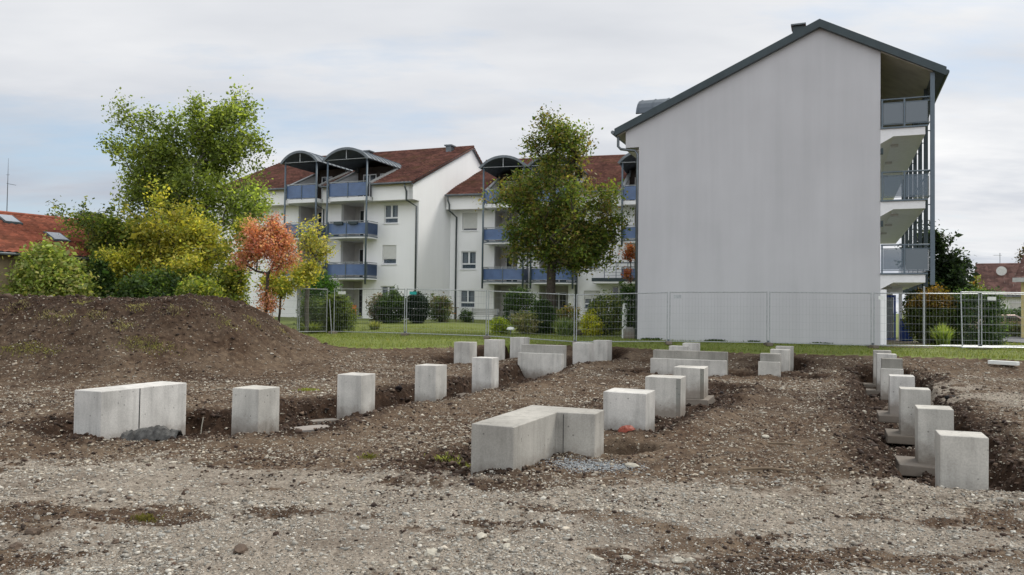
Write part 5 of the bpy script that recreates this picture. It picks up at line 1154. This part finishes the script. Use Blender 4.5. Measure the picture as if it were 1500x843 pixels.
# ------------------------------------------------------------------ garden furniture
def bench(px, py, Y, W, label, rz_=0.):
    q = aty(px, py, Y); r = empty('garden_bench', (q[0], q[1], gz(q[0], q[1])), rz_, label, 'bench', 'grey garden benches')
    b = MB()
    for k in range(4): b.box(-W/2, W/2, -.22+.115*k, -.12+.115*k, .42, .45)
    b.build('seat', M['bench'], r); b = MB()
    for k in range(4): b.box(-W/2, W/2, .24+.035*k, .265+.035*k, .52+.1*k, .60+.1*k)
    b.build('backrest', M['bench'], r)
    for x in (-W/2+.08, W/2-.12):
        MB().box(x, x+.05, -.2, -.15, 0, .42).build('leg', M['zinc'], r); MB().tube([(x, .22, 0), (x, .22, .45), (x, .38, .95)], .022, 6).build('leg', M['zinc'], r)
    for x in (-W/2+.02, W/2-.06): MB().tube([(x, -.2, .42), (x, -.22, .66), (x, .28, .68)], .02, 6).build('armrest', M['zinc'], r)
bench(711, 472, 50, 1.75, 'grey slatted garden bench left, beside the small round shrub', .05); bench(768, 472, 49, 1.9, 'grey slatted garden bench right, before the wide dark bush', -.1)
q = aty(660, 473, 50.5); r = empty('bird_table', (q[0], q[1], gz(q[0], q[1])), 0, 'brown wooden bird table at the foot of the left downpipe of the middle block', 'bird table')
for x in (-.35, .35): MB().box(x-.03, x+.03, -.03, .03, 0, .85).build('leg', M['wood'], r)
MB().prismy([(-.5, .85), (.5, .85), (.48, .90), (-.48, .90)], -.3, .3).build('tray', M['wood'], r); MB().prismy([(-.32, .5), (.32, .5), (.32, .54), (-.32, .54)], -.2, .2).build('shelf', M['orange'], r)
q = aty(515, 468, 48.5); r = empty('garden_chair', (q[0], q[1], gz(q[0], q[1])), .2, 'orange fabric garden chair before the ground floor terrace of the left block', 'chair')
MB().box(-.27, .27, .22, .27, .42, 1.05).build('backrest', M['orange'], r); MB().box(-.27, .27, -.22, .22, .40, .45).build('seat', M['orange'], r)
for x in (-.25, .25):
    for y in (-.2, .24): MB().box(x-.02, x+.02, y-.02, y+.02, 0, .42).build('leg', M['dark_metal'], r)
q = atz(748, 495, .05); q = aty(748, 486, 37.8); r = empty('garden_lantern', (q[0], q[1], gz(q[0], q[1])), 0, 'white dome-topped garden lamp beside the golden shrub', 'garden lamp')
MB().tube([(0, 0, 0), (0, 0, .24)], .03).build('post', M['zinc'], r)
b = MB(); n = 14
ringz = [(.20, .22), (.19, .30), (.13, .36), (.0, .38)]; pv = []
for rr, zz in ringz: pv += [(rr*math.cos(2*math.pi*i/n), rr*math.sin(2*math.pi*i/n), zz) for i in range(n)]
b.add(pv, [(j*n+i, j*n+(i+1) % n, (j+1)*n+(i+1) % n, (j+1)*n+i) for j in range(3) for i in range(n)]+[tuple(range(n))[::-1]]); b.build('lamp_shade', M['sign_white'], r, smooth=True)
q = aty(914, 494, 35.2); o = MB().prism([(-.09, -.05), (.09, -.05), (.09, .05), (-.09, .05)], 0, 1.55).build('post', M['sign_white'], bevel=.01); o.location = (q[0], q[1], gz(q[0], q[1])); o.rotation_euler = (0, .02, .3); tag(o, 'whitish square post standing free left of the big gable', 'post')
q = aty(924, 494, 34.9); o = MB().box(-.3, .3, -.2, .2, 0, .42).box(-.22, .1, -.12, .12, .42, .50).build('stone_trough', M['footing'], bevel=.02); o.location = (q[0], q[1], gz(q[0], q[1])); tag(o, 'pale concrete trough between the white post and the big gable', 'planter')
q = aty(848, 486, 38.5); o = MB().box(-.5, .5, -.2, .2, 0, .24).build('stone_step', M['footing'], bevel=.03); o.location = (q[0], q[1], gz(q[0], q[1])); tag(o, 'pale stone block on the lawn beside the thick downpipe', 'stone block')
# blue bin and planter by the entrance
Pq = OA+uA*1.35+vA*6.0; r = empty('blue_bin', (Pq[0], Pq[1], -.02), -thA, 'blue waste bin beside the entrance pillar of the big block', 'bin')
MB().prism([(-.24, -.24), (.24, -.24), (.27, .27), (-.27, .27)], .05, .98).build('body', M['blue'], r, bevel=.03); MB().box(-.27, .27, -.27, .30, .985, 1.05).build('lid', M['blue'], r, bevel=.02)
Pq = OA+uA*1.9+vA*4.0; r = empty('plant_pot', (Pq[0], Pq[1], gz(Pq[0], Pq[1])), 0, 'grey round plant pot between the blue bin and the hedge', 'plant pot')
n = 14; MB().add([(.22*math.cos(6.283*i/n), .22*math.sin(6.283*i/n), 0) for i in range(n)]+[(.3*math.cos(6.283*i/n), .3*math.sin(6.283*i/n), .5) for i in range(n)], [(i, (i+1) % n, n+(i+1) % n, n+i) for i in range(n)]+[tuple(range(n, 2*n))]).build('pot', M['footing'], r)
# ------------------------------------------------------------------ sky, sun, render
w = bpy.data.worlds.new('World'); S.world = w; w.use_nodes = True; nt = w.node_tree; nn = nt.nodes; bg = nn['Background']
SE, SA = math.radians(50), math.radians(50)      # sun ahead of the camera, a little to the right, behind thin cloud
sky = nn.new('ShaderNodeTexSky'); sky.sky_type = 'NISHITA'; sky.sun_disc = False; sky.sun_elevation = SE; sky.sun_rotation = SA; sky.air_density = 1.2; sky.dust_density = 1.0
tc = nn.new('ShaderNodeTexCoord'); sx = nn.new('ShaderNodeSeparateXYZ'); nt.links.new(tc.outputs['Generated'], sx.inputs[0])
def wm(op, a, b=0.):
    m = nn.new('ShaderNodeMath'); m.operation = op
    for s_, v_ in ((m.inputs[0], a), (m.inputs[1], b)):
        if hasattr(v_, 'is_linked'): nt.links.new(v_, s_)
        else: s_.default_value = v_
    return m.outputs[0]
zc_ = wm('ADD', wm('MAXIMUM', sx.outputs[2], 0.), .13); cx_ = wm('DIVIDE', sx.outputs[0], zc_); cy_ = wm('DIVIDE', sx.outputs[1], zc_)
cb = nn.new('ShaderNodeCombineXYZ'); nt.links.new(cx_, cb.inputs[0]); nt.links.new(cy_, cb.inputs[1])
def wn(scale, det, offs, rough=.55):
    mp = nn.new('ShaderNodeMapping'); mp.inputs['Location'].default_value = offs; mp.inputs['Scale'].default_value = (scale*.55, scale, 1); nt.links.new(cb.outputs[0], mp.inputs[0])
    n_ = nn.new('ShaderNodeTexNoise'); n_.inputs['Scale'].default_value = 1; n_.inputs['Detail'].default_value = det; n_.inputs['Roughness'].default_value = rough; nt.links.new(mp.outputs[0], n_.inputs['Vector']); return n_.outputs['Fac']
def wr(f, pts):
    r = nn.new('ShaderNodeValToRGB'); e = r.color_ramp.elements
    while len(e) < len(pts): e.new(.5)
    for i, (p, c) in enumerate(pts): e[i].position = p; e[i].color = c if isinstance(c, tuple) else (c, c, c, 1)
    nt.links.new(f, r.inputs[0]); return r.outputs[0]
def wx(f, a, b):
    m = nn.new('ShaderNodeMix'); m.data_type = 'RGBA'
    for s_, v_ in ((m.inputs[0], f), (m.inputs[6], a), (m.inputs[7], b)):
        if hasattr(v_, 'is_linked'): nt.links.new(v_, s_)
        else: s_.default_value = v_
    return m.outputs[2]
CB = 6.9     # cloud radiance before the background strength of 0.1
cloud = wr(wn(.55, 6, (3.1, 1.7, 0)), [(.30, (CB*.62, CB*.66, CB*.73, 1)), (.48, (CB*.88, CB*.90, CB*.94, 1)), (.64, (CB*1.14, CB*1.14, CB*1.14, 1))])
cover = wr(wn(.8, 7, (9.2, 4.4, 0), .6), [(.28, 0.), (.46, 1.)])
low = wr(sx.outputs[2], [(0., 1.), (.30, 0.)])
streak = wr(wn(1.1, 6, (1.3, 8.8, 0), .6), [(.44, 0.), (.60, .9)])
cl2 = wx(wm('MULTIPLY', streak, low), cloud, (CB*.52, CB*.58, CB*.69, 1))
# added fill: sky behind the camera brightened to light facades and pier fronts
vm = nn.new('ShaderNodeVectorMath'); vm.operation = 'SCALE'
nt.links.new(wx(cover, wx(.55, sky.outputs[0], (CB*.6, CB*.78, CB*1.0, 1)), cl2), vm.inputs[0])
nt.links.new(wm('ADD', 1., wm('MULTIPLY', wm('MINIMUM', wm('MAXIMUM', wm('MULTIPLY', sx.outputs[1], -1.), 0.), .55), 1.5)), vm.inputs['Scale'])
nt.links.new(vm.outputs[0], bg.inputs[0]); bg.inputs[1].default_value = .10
sd = bpy.data.lights.new('sun', 'SUN'); sd.energy = 2.3; sd.angle = math.radians(20); sd.color = (1, .95, .88); so = bpy.data.objects.new('sun', sd); COL.objects.link(so)
dirv = Vector((math.sin(SA)*math.cos(SE), math.cos(SA)*math.cos(SE), math.sin(SE))); so.rotation_euler = dirv.to_track_quat('Z', 'Y').to_euler()
S.view_settings.view_transform = 'Standard'; S.view_settings.look = 'None'; S.view_settings.exposure = .35; S.view_settings.gamma = 1
S.render.resolution_x, S.render.resolution_y = 1024, 575
